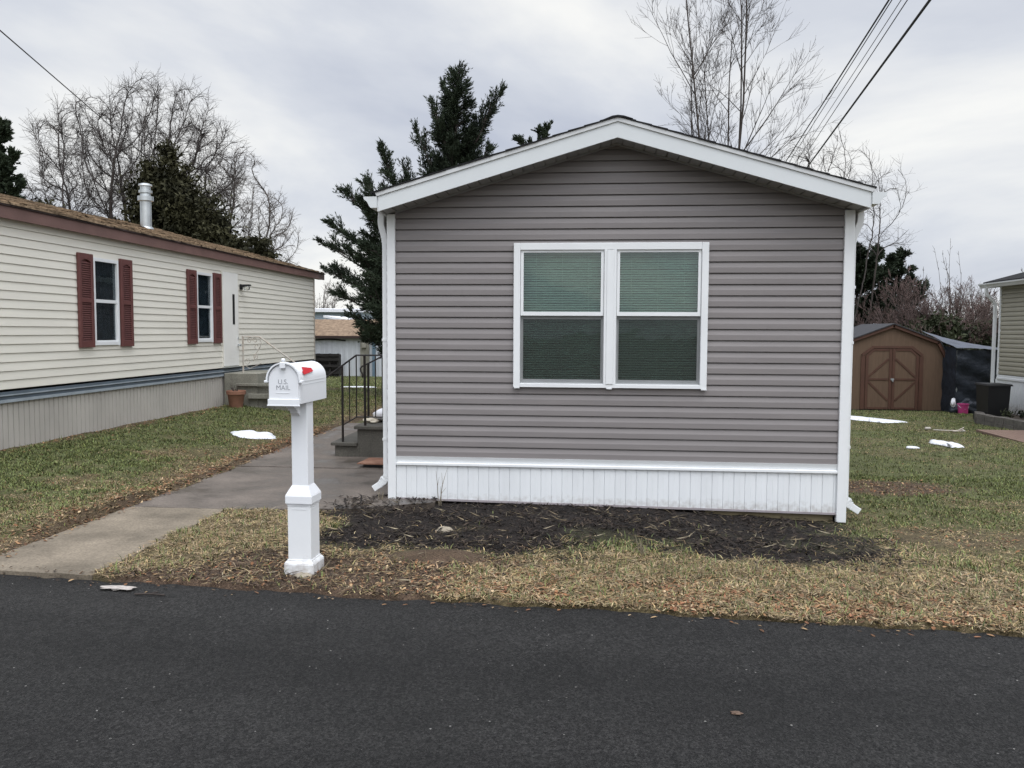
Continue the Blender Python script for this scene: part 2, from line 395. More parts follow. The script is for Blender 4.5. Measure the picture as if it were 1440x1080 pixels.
def walk_mask(x, y):
    a = (x > -4.08) & (x < -3.22) & (y < 7.1)
    b = (x > -4.08) & (x < -1.42) & (y >= 7.08) & (y < 7.72)
    c = (x > -4.05) & (x < -1.9) & (y >= 7.7) & (y < 13.9)
    return a | b | c

def zones(x, y):
    """cover weights: mulch, bare soil, straw, grass"""
    n1 = fbm(x, y, .55, 21); n2 = fbm(x, y, .18, 22); n3 = fbm(x, y, 1.6, 23)
    e = (n1-.5)*.95 + (n2-.5)*.55
    # mulch bed in front of the grey home
    mul = sstep(-2.35, -1.95, x + e)*sstep(2.60, 1.95, x + e)*sstep(5.72, 6.15, y + e*.8)*sstep(8.4, 8.0, y)
    mul = mul*(1-.35*sstep(.50, .40, n1)*sstep(6.9, 6.3, y))
    # bare earth round the mailbox
    d = np.hypot((x+2.0)/1.35, (y-5.25)/.72)
    bare = sstep(1.15, .55, d + e*1.3)
    d2 = np.hypot((x+.9)/.7, (y-5.62)/.28); bare = np.maximum(bare, .9*sstep(1.1, .5, d2+e))
    d3 = np.hypot((x-3.3)/1.1, (y-9.6)/.62); bare = np.maximum(bare, .95*sstep(1.1, .6, d3+e))
    d4 = np.hypot((x-3.1)/.8, (y-7.0)/.5); bare = np.maximum(bare, .5*sstep(1.1, .6, d4+e))
    walkedge = sstep(-4.45, -4.12, x + e*.4)*sstep(-3.9, -4.05, x)*sstep(5, 5.6, y)
    bare = np.maximum(bare, walkedge*.85)
    bare = np.maximum(bare, .8*sstep(-6.25, -6.5, x + e*.3)*sstep(-6.8, -6.6, x))
    # straw: verge on the right, by the walk, patches in the lawns
    verge = sstep(-2.2, -.9, x)*sstep(6.15, 5.7, y + e*.5)*sstep(7, 4.5, x*.0+4)
    st = np.maximum(verge, sstep(-3.6, -3.3, x)*sstep(-1.9, -2.2, x)*sstep(7.5, 7.2, y)*sstep(4.9, 5.2, y))
    near_r = sstep(2.0, 2.6, x)*sstep(9.2, 6.6, y + e*2)
    st = np.maximum(st, .62*near_r + .3*near_r*(n3-.5)*2)
    patch = sstep(.46, .60, n3)
    st = np.maximum(st, patch*.62)
    left_near = sstep(-4.0, -4.3, x)*sstep(7.4, 6.2, y + e)
    st = np.maximum(st, left_near*.62)
    st = np.maximum(st, .75*sstep(-5.6, -4.5, x+e*2)*sstep(-3.9, -4.1, x)*(.45+n1))
    st = np.clip(st + (n2-.5)*.5, 0, 1)
    far = np.exp(-np.maximum(0, np.hypot(x, y)-8)/14)
    return np.clip(mul,0,1), np.clip(bare,0,1), st*(.35+.65*far)

G_GREEN = np.array((.088,.094,.040)); G_STRAW = np.array((.245,.190,.098)); G_BARE = np.array((.082,.055,.037)); G_MULCH = np.array((.0165,.0125,.0105))
def ground_col(x, y):
    mul, bare, st = zones(x, y)
    n = fbm(x, y, .09, 31)[..., None]
    c = G_GREEN*(1-st[...,None]) + (G_STRAW*.40)*st[...,None]
    c = c*(.55+.9*n)
    c = c*(1-bare[...,None]) + G_BARE*(.55+.9*n)*bare[...,None]
    c = c*(1-mul[...,None]) + G_MULCH*(.4+1.2*n)*mul[...,None]
    return c

def axis(parts):
    out = []
    for a, b, n in parts: out += list(np.linspace(a, b, n, endpoint=False))
    return np.array(out + [parts[-1][1]])
gx = axis([(-600,-60,14),(-60,-12,16),(-12,-7,25),(-7,4.2,224),(4.2,12,90),(12,60,24),(60,600,14)])
gy = axis([(-300,-10,8),(-10,4.2,14),(4.2,9,110),(9,15,80),(15,30,90),(30,60,24),(60,900,24)])
X, Y = np.meshgrid(gx, gy)
Z = base_z(X, Y)
mul, bare, st = zones(X, Y)
amp = .022*(fbm(X, Y, .45, 41)-.5) + .012*(vnoise(X/.11, Y/.11, 42)-.5)
amp = amp + mul*(.035*(fbm(X, Y, .22, 43)-.45)) + bare*.02*(fbm(X, Y, .3, 44)-.5)
amp = amp*np.where(np.hypot(X, Y) < 40, 1, 0)
Z = Z + amp
# a low earth heap beside the mailbox
Z = Z + .05*np.exp(-(((X+1.05)/.28)**2 + ((Y-5.72)/.14)**2))
under = sstep(-.04, -.005, Y - redge(X))
Z = np.where(np.abs(X) < 59, Z*under - .13*(1-under), Z)
Z = np.where(Y < 4.0, -.13, Z)
Z = np.where(walk_mask(X, Y), -.06, Z)
ny, nx = X.shape
idx = np.arange(ny*nx).reshape(ny, nx)
F = np.stack([idx[:-1,:-1], idx[:-1,1:], idx[1:,1:], idx[1:,:-1]], -1).reshape(-1, 4)
ground = np_mesh('ground', np.stack([X, Y, Z], -1).reshape(-1, 3), F, M['ground'], smooth=True, col=ground_col(X, Y).reshape(-1, 3))
tag(ground, kind='structure')

# road: crowned sheet with a ragged edge against the verge
rx = axis([(-120,-8,30),(-8,8,400),(8,120,30)])
ts = np.array([0,.004,.012,.03,.08,.2,.45,.75,1.0])
rY = redge(rx); RX = np.repeat(rx[None], len(ts), 0)
RY = rY[None]*(1-ts[:,None]) + (-6.0)*ts[:,None]
RZ = np.array([-.040,-.018,-.012,-.009,-.004,.004,.01,0,-.06])[:,None] + 0*RX + .008*(fbm(RX, RY, .8, 51)-.5)
RI = np.arange(RX.size).reshape(RX.shape)
RF = np.stack([RI[:-1,:-1], RI[1:,:-1], RI[1:,1:], RI[:-1,1:]], -1).reshape(-1, 4)
tag(np_mesh('road', np.stack([RX, RY, RZ], -1).reshape(-1, 3), RF, M['asphalt'], smooth=True), kind='structure')

# concrete walk slabs
def slab(poly, z0, z1, m, seed):
    """slab with slightly uneven rim"""
    r = random.Random(seed); pts = []
    n = len(poly)
    for i in range(n):
        a = poly[i]; b = poly[(i+1) % n]; L = math.dist(a, b); k = max(1, int(L/.08))
        nxn, nyn = (b[1]-a[1])/L, -(b[0]-a[0])/L
        for j in range(k):
            t = j/k; d = (r.random()-.5)*.016
            pts.append((a[0]+(b[0]-a[0])*t + nxn*d, a[1]+(b[1]-a[1])*t + nyn*d, z0))
    q = MB().prism(pts, (0, 0, z1-z0))
    return tag(q.build('walkway', m), kind='structure')
slab([(-4.13,5.06),(-3.19,5.01),(-3.19,7.025),(-4.13,7.025)], -.06, .008, M['walk_tan'], 1)
slab([(-4.11,7.052),(-3.19,7.052),(-2.9,7.10),(-2.1,7.18),(-1.42,7.55),(-1.42,7.74),(-1.95,7.76),(-1.95,9.285),(-4.11,9.285)], -.06, .004, M['walk_damp'], 2)
slab([(-4.10,9.315),(-1.95,9.315),(-1.95,13.9),(-4.5,13.9),(-4.30,11.5)], -.06, .008, M['walk_damp'], 3)

# ---------------------------------------------------------------- grass, leaves, chips
def scatter(n, x0, x1, y0, y1, seed):
    r = np.random.default_rng(seed)
    return r.uniform(x0, x1, n), r.uniform(y0, y1, n), r

def in_buildings(x, y):
    a = (x > -1.92) & (x < 2.37) & (y > 7.71) & (y < 21.8)
    b = (x < -6.52) & (x > -10.4) & (y > 7) & (y < 19.5)
    c = (x > 6.4) & (x < 9.45) & (y > 22.4) & (y < 25)
    d = (x > 9.42)
    e = (x > 8.45) & (y > 14.7) & (y < 20.3)
    f = (x > 7.4) & (y > 14.7) & (y < 16.7)
    g = (x > -3.3) & (x < -1.8) & (y > 10.0) & (y < 12)
    return a | b | c | d | e | f | g

def surf_z(x, y):
    return base_z(x, y) + .022*(fbm(x, y, .45, 41)-.5) + .012*(vnoise(x/.11, y/.11, 42)-.5)

def make_blades(name, regions, seed):
    Vs=[]; Cs=[]; Fs=[]; off=0
    for i,(n,x0,x1,y0,y1,hmul) in enumerate(regions):
        x, y, r = scatter(n, x0, x1, y0, y1, seed+i)
        mul, bare, st = zones(x, y)
        edge = (y > redge(x)+.015)
        keep = (edge | (r.random(n) < .6)) & (y > redge(x)-.03) & ~walk_mask(x, y) & ~in_buildings(x, y)
        keep &= r.random(n) > np.maximum(mul*.975, bare*.86)
        clump = fbm(x, y, .13, 61)
        keep &= r.random(n) < sstep(.28, .62, clump)*.85+.15
        x=x[keep]; y=y[keep]; st=st[keep]; mul=mul[keep]; bare=bare[keep]; clump=clump[keep]; m=len(x)
        z = surf_z(x, y)-.004
        dry = r.random(m) < np.clip(st*1.0 + mul*.8 + bare*.6 + .05, .07, .90)
        dist = np.hypot(x, y)
        h = r.uniform(.018,.055,m)*hmul*(.6+.8*clump)*np.where(r.random(m) > .96, 1.7, 1)
        w = r.uniform(.0016,.0036,m)*(1+dist/26)
        th = r.uniform(0, 2*np.pi, m); lean = np.where(dry, r.uniform(.6,2.2,m), r.uniform(.2,1.1,m))
        dx=np.cos(th); dy=np.sin(th); px=-dy*w; py=dx*w
        hz = np.where(dry, h*.5, h)
        p0=np.stack([x-px,y-py,z],-1); p1=np.stack([x+px,y+py,z],-1)
        mx=x+dx*h*lean*.45; my=y+dy*h*lean*.45; mz=z+hz*.7
        p2=np.stack([mx+px*.8,my+py*.8,mz],-1); p3=np.stack([mx-px*.8,my-py*.8,mz],-1)
        tx=x+dx*h*lean*1.1; ty=y+dy*h*lean*1.1; tz=z+hz*np.where(dry,.75,1.0)
        p4=np.stack([tx+px*.25,ty+py*.25,tz],-1); p5=np.stack([tx-px*.25,ty-py*.25,tz],-1)
        V=np.stack([p0,p1,p2,p3,p4,p5],1).reshape(-1,3)
        b=np.arange(m)[:,None]*6+off
        Fs.append(np.concatenate([b+np.array([0,1,2,3]), b+np.array([3,2,4,5])],0)); off+=6*m
        g=np.array((.120,.142,.052)); s=np.array((.285,.222,.125))
        c=np.where(dry[:,None], s, g)*(.35+1.35*r.random((m,1))**1.3)*(.75+.5*fbm(x,y,.25,63))[:,None]
        c=c*np.stack([r.uniform(.9,1.15,m),np.ones(m),r.uniform(.8,1.2,m)],-1)
        Vs.append(V); Cs.append(np.repeat(c,6,0))
    o = np_mesh(name, np.concatenate(Vs), np.concatenate(Fs), M['blade'], col=np.concatenate(Cs))
    return tag(o, kind='stuff')

g = make_blades('grass', [
    (165000,-3.3,4.4,4.55,6.3,.85),
    (9000,-2.6,2.6,6.2,7.7,1.0),
    (14000,-3.2,-1.9,6.0,7.2,.8),
    (110000,2.2,7.0,6.2,10.5,.52),
    (150000,2.2,9.6,10.0,22.6,.55),
    (150000,-6.56,-4.05,5.0,9.5,.52),
    (110000,-6.56,-4.05,9.0,19.5,.55),
    (45000,-7.5,-1.9,13.5,28.0,.9),
    (45000,-14.5,-3.5,26.0,42.0,1.2)], 100)
tag(g, 'short winter grass and straw growing over the yards and verge', 'grass')

def make_leaves(name, spec, seed, palette, size, mname='leaf', lift=.008, curl=.4):
    Vs=[];Cs=[];Fs=[];off=0
    for i,(n,x0,x1,y0,y1,fn) in enumerate(spec):
        x,y,r=scatter(n,x0,x1,y0,y1,seed+i)
        p=fn(x,y); keep=(r.random(n)<p)&~in_buildings(x,y)
        x=x[keep];y=y[keep];m=len(x)
        onroad = y < redge(x)-.02
        z=np.where(onroad, -.010, np.where(walk_mask(x,y), .010, surf_z(x,y)+lift*r.random(m)))
        s=r.uniform(size[0],size[1],m)*(1+np.hypot(x,y)/40); asp=r.uniform(size[2],size[3],m)
        th=r.uniform(0,2*np.pi,m); tilt=r.normal(0,.3,m)*np.where(onroad,.25,1); cu=r.uniform(-.1,1,m)*curl
        cx,sx=np.cos(th),np.sin(th)
        def P(u,v,w):
            lx=u*s; ly=v*s*asp; lz=w*s*cu + u*s*np.sin(tilt)
            return np.stack([x+lx*cx-ly*sx, y+lx*sx+ly*cx, z+.003+np.maximum(lz,-.004)],-1)
        V=np.stack([P(-1,0,.5),P(-.35,-.62,.9),P(.45,-.5,.8),P(1,0,.4),P(.45,.5,.75),P(-.35,.62,.95)],1).reshape(-1,3)
        b=np.arange(m)[:,None]*6+off; off+=6*m
        Fs.append(np.concatenate([b+np.array([0,1,2,3]),b+np.array([0,3,4,5])],0))
        pal=np.array(palette); c=pal[r.integers(0,len(pal),m)]*r.uniform(.6,1.3,(m,1))
        Vs.append(V);Cs.append(np.repeat(c,6,0))
    o=np_mesh(name,np.concatenate(Vs),np.concatenate(Fs),M[mname],col=np.concatenate(Cs))
    return tag(o,kind='stuff')

LEAFPAL=[(.28,.16,.08),(.22,.105,.05),(.33,.22,.12),(.12,.065,.037),(.38,.28,.17),(.25,.12,.065),(.16,.085,.045)]
def p_verge(x,y):
    return np.clip(sstep(5.55,4.95,y+.08*x)*sstep(-.04,.06,y-redge(x))*(.15+.85*sstep(-1.5,1.2,x)) *(.2+1.2*sstep(.4,.62,fbm(x,y,.30,71)))+.05*(y>redge(x)),0,1)
def p_walk(x,y):
    return np.clip(.9*sstep(.34,.02,np.abs(x+4.16))*(.3+fbm(x,y,.4,72))*np.where(x<-4.08,1,.25),0,1)
def p_house(x,y): return np.clip(.8*sstep(-6.0,-6.45,x)*(.4+fbm(x,y,.4,73)),0,1)
def p_few(x,y): return np.full(np.shape(x),.5)*(fbm(x,y,.8,74)>.45)*~walk_mask(x,y)*(y>redge(x))
def p_bare(x,y): 
    m,b,s=zones(x,y); return np.clip(b*.8,0,1)*~walk_mask(x,y)*(y>redge(x))
def p_road(x,y): return np.clip(.6*sstep(-.28,-.02,y-redge(x))*(y<redge(x)),0,1)
lv=make_leaves('leaf_litter',[
    (34000,-1.6,4.3,4.5,5.75,p_verge),(9000,-4.6,-4.0,5.2,13,p_walk),(2600,-6.55,-5.7,7.5,16,p_house),
    (1500,-6.5,-4.1,5.2,14,p_few),(2200,2.4,8.5,6,20,p_few),(1800,-3.5,-.4,4.7,6.1,p_bare),(3500,2.3,4.5,6.5,10.5,p_bare),(900,-3.3,4.3,4.2,5.1,p_road)],
    200,LEAFPAL,(.006,.021,.35,.85))
tag(lv,'brown dead leaves lying over the verge and walk edge','leaf litter')
def p_mul(x,y):
    m,b,s=zones(x,y); return m*(.35+.65*(fbm(x,y,.3,75)>.5))
mc=make_leaves('mulch_chips',[(17000,-2.4,2.8,5.6,7.75,p_mul)],300,[(.020,.016,.014),(.034,.026,.021),(.012,.010,.009),(.05,.036,.027)],(.008,.036,.18,.45),lift=.014,curl=.35)
tag(mc,'dark wood mulch chips in the bed under the window','mulch')
st_=make_leaves('straw_bits',[(1900,-2.4,2.8,5.6,7.7,p_mul),(900,-3.2,-.6,4.8,6.9,p_bare)],320,[(.20,.16,.10),(.14,.11,.07),(.27,.23,.16)],(.008,.055,.022,.06),lift=.03,curl=.25)
cr_=make_leaves('soil_crumbs',[(16000,-3.5,-.4,4.7,6.1,p_bare),(3000,2.3,4.5,6.5,10.5,p_bare),(7000,-4.0,4.4,4.2,5.2,lambda x,y: np.clip(.9*sstep(-.20,-.0,y-redge(x))*(y<redge(x)+.03)*(.2+fbm(x,y,.3,78)),0,1))],340,[(.075,.05,.034),(.045,.033,.025),(.10,.07,.047),(.028,.021,.017),(.15,.105,.065)],(.003,.013,.4,1.0),lift=.006,curl=.8)
tag(cr_,'crumbs of soil and leaf bits on the bare earth and along the asphalt edge','soil crumbs')
tag(st_,'pale straw stalks scattered over the mulch and bare soil','straw')

# ------------------------------------------------------------------ siding
DUTCH = [(.000,-.010),(.0004,.0150),(.047,.0140),(.060,.0095),(.0915,.0010),(.0922,-.010)]
TANP = [(.000,-.012),(.0004,.0150),(.045,.0140),(.056,.0095),(.0850,.0010),(.0857,-.012)]
CLAP = [(.000,-.003),(.0004,.0125),(.0962,.0015),(.0968,-.003)]
def siding(fn, u0, u1, z0, z1, prof, course=.1016, clip=None, holes=(), first=0.0):
    """rows of lapped boards; fn(u, out, z) -> point; clip(z) -> (ul, ur); holes: (ua, ub, za, zb)"""
    mb = MB(); zs = []
    k = 0
    while True:
        zc = z0 + first + k*course
        if zc >= z1: break
        for (dz, o) in prof:
            if z0 <= zc+dz <= z1: zs.append((zc+dz, o))
        k += 1
    zs.append((z1, zs[-1][1]))
    for (za, oa), (zb, ob) in zip(zs[:-1], zs[1:]):
        zm = (za+zb)/2
        la, ra = clip(za) if clip else (u0, u1)
        lb, rb = clip(zb) if clip else (u0, u1)
        if ra-la < .01: continue
        segs = [((la, lb), (ra, rb))]
        for (ha, hb, hz0, hz1) in holes:
            if hz0 < zm < hz1:
                new = []
                for (l, r) in segs:
                    if l[0] < ha < r[0]:
                        new.append((l, (ha, ha)))
                        if hb < r[0]: new.append(((hb, hb), r))
                    else: new.append((l, r))
                segs = new
        for (l, r) in segs:
            mb.add([fn(l[0],oa,za), fn(r[0],oa,za), fn(r[1],ob,zb), fn(l[1],ob,zb)], [(0,1,2,3)])
    return mb

# ================================================================== the grey home
HY = 7.70; PX = .236; SL = .2915
WL, WR = -1.885, 2.345; HBACK = 21.6
home = thing('mobile_home', (PX, HY, 0), 'grey-taupe sided mobile home with white trim and a double window in its gable end', 'mobile home')
def soff(x): return 3.292 - SL*abs(x-PX)
def clip_front(z):
    if z < soff(WL+.085)-.0: return (WL+.075, WR-.085)
    hw = max(0, (3.292-z)/SL)
    return (max(PX-hw, WL+.075), min(PX+hw, WR-.085))
WIN = (-.692, 1.076, 1.085, 2.410)
sd = siding(lambda u,o,z: (u, HY-o, z), WL+.075, WR-.085, .411, 3.29, DUTCH, clip=clip_front, first=.102-.1016,
            holes=[(WIN[0]+.03, WIN[1]-.03, WIN[2]+.03, WIN[3]-.03)])
# panel joints: thin laps where two boards meet
jr = random.Random(5)
sd.build('siding', M['taupe'], home)
for k in range(20):
    sl = MB()
    ua = jr.uniform(-1.6, 2.1); kz = jr.randrange(0, 25); z = .411 + .102-.1016 + kz*.1016
    if WIN[0]-.1 < ua < WIN[1]+.1 and WIN[2]-.15 < z < WIN[3]+.05: continue
    if z > soff(ua)-.2: continue
    sl.add([(ua,HY-.0165,z+.001),(ua+.0035,HY-.0165,z+.001),(ua+.0035,HY-.0155,z+.047),(ua,HY-.0155,z+.047)],[(0,1,2,3)])
    sl.build('panel_joint', M['taupe'], home)
# back and side walls
side = siding(lambda u,o,z: (WL+.004-o, -u, z), -HBACK, -HY-.005, .33, 2.70, DUTCH)
side.build('side_wall', M['taupe'], home)
side = siding(lambda u,o,z: (WR-.004+o, u, z), HY+.005, HBACK, .33, 2.70, DUTCH)
side.build('side_wall', M['taupe'], home)
MB().prism([(WL,HBACK,.3),(WR,HBACK,.3),(WR,HBACK,2.68),(PX,HBACK,3.28),(WL,HBACK,2.68)],(0,-.05,0)).build('back_wall', M['taupe'], home)
# corner trims
for (xa, xb, zb, s) in ((WL, WL+.078, .004, -1), (WR-.086, WR, -.115, 1)):
    t = MB()
    t.cbox(xa, HY-.034, zb, xb, HY+.02, soff((xa+xb)/2)+.0, .004)
    xs = xa if s < 0 else xb
    t.box(min(xs-s*.02, xs-s*.001), HY+.0205, zb, max(xs-s*.02, xs-s*.001), HY+.09, soff(xs)-.02)
    t.build('corner_trim', M['white'], home)
# skirt
sk = MB(); x = WL+.078; pts = []
while x < WR-.09:
    w = .0985
    pts += [(x,.004), (x+.004,.011), (x+w*.5-.003,.0125), (x+w*.5,.0105), (x+w*.5+.003,.0125), (x+w-.004,.011)]
    x += w
pts = [p for p in pts if p[0] < WR-.086] + [(WR-.086, 0)]
vs = []; fs = []
def skb(x): return .010 - .0115*(x-WL)
for i, (x, o) in enumerate(pts):
    vs += [(x, HY-o-.004, skb(x)), (x, HY-o-.004, .33)]
    if i: fs.append((2*i-2, 2*i, 2*i+1, 2*i-1))
MB().add(vs, fs).build('skirting', M['white_skirt'], home)
bs = MB()
bs.prism([(WL+.08,HY-.022,skb(WL)-.013),(WR-.088,HY-.022,skb(WR)-.013),(WR-.088,HY-.022,skb(WR)+.006),(WL+.08,HY-.022,skb(WL)+.006)],(0,.02,0))
bs.build('skirting_channel', mat('mauve_channel', (.30,.27,.28), .5), home)
cp = MB()
cp.cbox(WL+.0785, HY-.036, .331, WR-.0865, HY-.002, .357, .006)
cp.prism([(WL+.0785,HY-.006,.3575),(WL+.0785,HY-.0005,.3575),(WL+.0785,HY-.0005,.411),(WL+.0785,HY-.024,.411)],(WR-WL-.165,0,0))
cp.build('skirting_cap', M['white'], home)
mfb = mat('weathered_board', (.20,.165,.10), .9, .25, 6)
for (a, b, c, d) in ((WL+.1, WL+.50, -.16, skb(WL)-.012), (1.1, WR-.1, -.2, skb(2)-.012)):
    MB().box(a, HY+.03, c, b, HY+.12, d).build('foundation_board', mfb, home)
MB().box(WL+.06, HY+.14, -.2, WR-.06, HBACK-.1, .42).build('crawlspace', M['black'], home)
MB().box(WL-.006, HY+.1, .0, WL+.03, HBACK-.02, .33).build('side_skirting', M['white_skirt'], home)
MB().box(WR-.03, HY+.1, -.3, WR+.006, HBACK-.02, .33).build('side_skirting', M['white_skirt'], home)

# rake boards, drip edge, soffit, roof
FY = 7.40
def ln(x, z0): return z0 - SL*abs(x-PX)
XL, XR = -1.895, 2.385
for (xa, xb) in ((XL, PX), (PX, XR)):
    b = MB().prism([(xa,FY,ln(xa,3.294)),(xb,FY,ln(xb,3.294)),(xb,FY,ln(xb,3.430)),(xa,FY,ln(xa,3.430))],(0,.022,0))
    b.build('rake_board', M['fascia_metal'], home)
    e = (-.03 if xa == XL else 0, .035 if xb == XR else 0)
    b = MB().prism([(xa+e[0]*.4,FY-.012,ln(xa+e[0]*.4,3.4305)),(xb+e[1]*.4,FY-.012,ln(xb+e[1]*.4,3.4305)),(xb+e[1],FY-.012,ln(xb+e[1],3.466)),(xa+e[0],FY-.012,ln(xa+e[0],3.466))],(0,.034,0))
    b.build('drip_edge', mat('grey_white_drip', (.55,.56,.56), .45, .04), home)
sf = MB(); n = 44
vs = []; fs = []
xs = list(np.arange(XL+.012, XR-.01, .0985)) + [XR-.012]
for i, x in enumerate(xs[:-1]):
    x2 = xs[i+1]; pieces = [(x+.006, x2-.006, 0)]
    for (a, b2, d) in pieces:
        if a < PX < b2: mids = [(a, PX), (PX, b2)]
        else: mids = [(a, b2)]
        for (p, q) in mids:
            za, zb2 = ln(p,3.300), ln(q,3.300)
            sf.add([(p,FY+.022,za),(q,FY+.022,zb2),(q,HY+.03,zb2),(p,HY+.03,za)],[(0,3,2,1)])
            sf.add([(p,FY+.022,za),(p,HY+.03,za),(p,HY+.03,za+.014),(p,FY+.022,za+.014)],[(0,1,2,3)])
            sf.add([(q,FY+.022,zb2),(q,HY+.03,zb2),(q,HY+.03,zb2+.014),(q,FY+.022,zb2+.014)],[(3,2,1,0)])
sf.add([(XL,FY+.022,ln(XL,3.313)),(PX,FY+.022,3.313),(PX,HY+.03,3.313),(XL,HY+.03,ln(XL,3.313))],[(0,3,2,1)])
sf.add([(XR,FY+.022,ln(XR,3.313)),(PX,FY+.022,3.313),(PX,HY+.03,3.313),(XR,HY+.03,ln(XR,3.313))],[(0,1,2,3)])
# J-channel in the same shade-darkened grey, where soffit meets the wall
for (xa, xb) in ((WL+.08, PX), (PX, WR-.09)):
    sf.prism([(xa,HY-.030,ln(xa,3.285)),(xb,HY-.030,ln(xb,3.285)),(xb,HY-.030,ln(xb,3.3105)),(xa,HY-.030,ln(xa,3.3105))],(0,.012,0))
sf.build('soffit', M['soffit'], home)
rf = MB(); rr = random.Random(3)
for s in (-1, 1):
    xe = -1.965 if s < 0 else 2.428
    L = abs(xe-PX); k = int(L/.138)+1
    for i in range(k):
        d0 = i*L/k; d1 = (i+1)*L/k + .02
        xa, xb = PX+s*d0, PX+s*min(d1, L)
        za = ln(xa,3.470)+.006; zb = ln(xb,3.470)+.013
        j = rr.uniform(-.004,.004)
        q = [(xa,FY-.020+j,za),(xb,FY-.020+j,zb),(xb,FY-.020+j,zb-.016),(xa,FY-.020+j,za-.010)]
        rf.prism(q,(0,HBACK-FY+.3,0))
rf.prism([(PX-.13,FY-.024,ln(PX-.15,3.4865)),(PX-.05,FY-.024,3.4745),(PX,FY-.024,3.481),(PX+.05,FY-.024,3.4745),(PX+.13,FY-.024,ln(PX+.13,3.4865)),(PX,FY-.024,3.462)],(0,HBACK-FY+.3,0))
rf.build('roof', M['dark_shingle'], home)
dk = MB()
dk.prism([(XL+.004,FY+.023,ln(XL,3.452)),(PX,FY+.023,3.458),(XR-.004,FY+.023,ln(XR,3.452)),(XR-.004,FY+.023,ln(XR,3.318)),(PX,FY+.023,3.322),(XL+.004,FY+.023,ln(XL,3.318))],(0,.02,0))
dk.build('rake_backing', M['white'], home)
# eave fascia + gutters
for s in (-1, 1):
    xe = XL if s < 0 else XR; zt = ln(xe,3.430)
    MB().box(min(xe,xe+s*.012), FY+.01, zt-.135, max(xe,xe+s*.012), HBACK+.1, zt-.002).build('eave_board', M['white'], home)
    xg = xe + s*.0125
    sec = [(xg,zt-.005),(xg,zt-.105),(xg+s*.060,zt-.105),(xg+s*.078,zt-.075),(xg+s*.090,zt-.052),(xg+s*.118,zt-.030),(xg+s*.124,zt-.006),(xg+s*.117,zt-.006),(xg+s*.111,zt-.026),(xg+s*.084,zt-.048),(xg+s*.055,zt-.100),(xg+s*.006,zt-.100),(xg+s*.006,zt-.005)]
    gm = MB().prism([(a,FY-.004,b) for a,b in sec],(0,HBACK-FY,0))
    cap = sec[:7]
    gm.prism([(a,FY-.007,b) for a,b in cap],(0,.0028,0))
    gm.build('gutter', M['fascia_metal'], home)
# downspouts
sec = [(-.026,-.036),(.026,-.036),(.030,-.031),(.030,.031),(.026,.036),(-.026,.036),(-.030,.031),(-.030,-.031)]
def arc(p, n=4):
    """soften the corners of a polyline"""
    out = [Vector(p[0])]
    for i in range(1, len(p)-1):
        a, b, c = Vector(p[i-1]), Vector(p[i]), Vector(p[i+1])
        d1 = (a-b); d2 = (c-b); r = min(.05, d1.length*.45, d2.length*.45)
        q0 = b+d1.normalized()*r; q1 = b+d2.normalized()*r
        for k in range(n+1):
            t = k/n; out.append(q0*(1-t)**2 + b*2*t*(1-t) + q1*t*t)
    out.append(Vector(p[-1])); return out
for s, x0, x1, xb, z2, ze in ((-1,-1.955,-1.918,-2.045,.165,.080),(1,2.412,2.352,2.485,.055,-.030)):
    y = HY+.075
    d = MB()
    top = ln(XL if s<0 else XR,3.430)-.10
    d.sweep(arc([(x0,y,top),(x0+s*.008,y,top-.10),(x1,y,top-.27),(x1,y,top-.5),(x1,y,z2),(xb,y,ze)]), sec)
    for k in range(6):      # crimped elbow ribs
        t = k/5; px = x1 + (xb-x1)*(.08+.42*t); pz = z2+.045 - (.045+(z2-ze)*.5)*t
        px = x1 if k < 2 else px
        dv = Vector((xb-x1,0,ze-z2)).normalized() if k > 2 else Vector((0,0,-1)).lerp(Vector((xb-x1,0,ze-z2)).normalized(), k/3).normalized()
        p = Vector((px,y,pz))
        d.sweep([p-dv*.004, p+dv*.004], [(a*1.09,b*1.08) for a,b in sec])
    for z in (.55, 1.5):
        d.box(x1-.034, y-.040, z, x1+.034, y+.040, z+.025)
    d.build('downspout', M['white'], home)

# double window ------------------------------------------------------
wx0, wx1, wz0, wz1 = WIN; mull = (.150, .240)
fr = MB(); o0 = HY-.050; o1 = HY+.01; w = .066
def casing(x0, z0, x1, z1, wd, ya, yb):
    fr.cbox(x0, ya, z0, x0+wd, yb, z1, .004); fr.cbox(x1-wd, ya, z0, x1, yb, z1, .004)
    fr.cbox(x0+wd, ya, z1-wd, x1-wd, yb, z1, .004); fr.cbox(x0+wd, ya, z0, x1-wd, yb, z0+wd*.55, .003)
casing(wx0, wz0, wx1, wz1, .062, o0, o1)
fr.cbox(mull[0]-.012, o0-.001, wz0+.034, mull[1]+.012, o1, wz1-.062, .004)
fr.cbox(mull[0]+.012, o0-.007, wz0+.036, mull[1]-.012, o0-.0015, wz1-.064, .003)
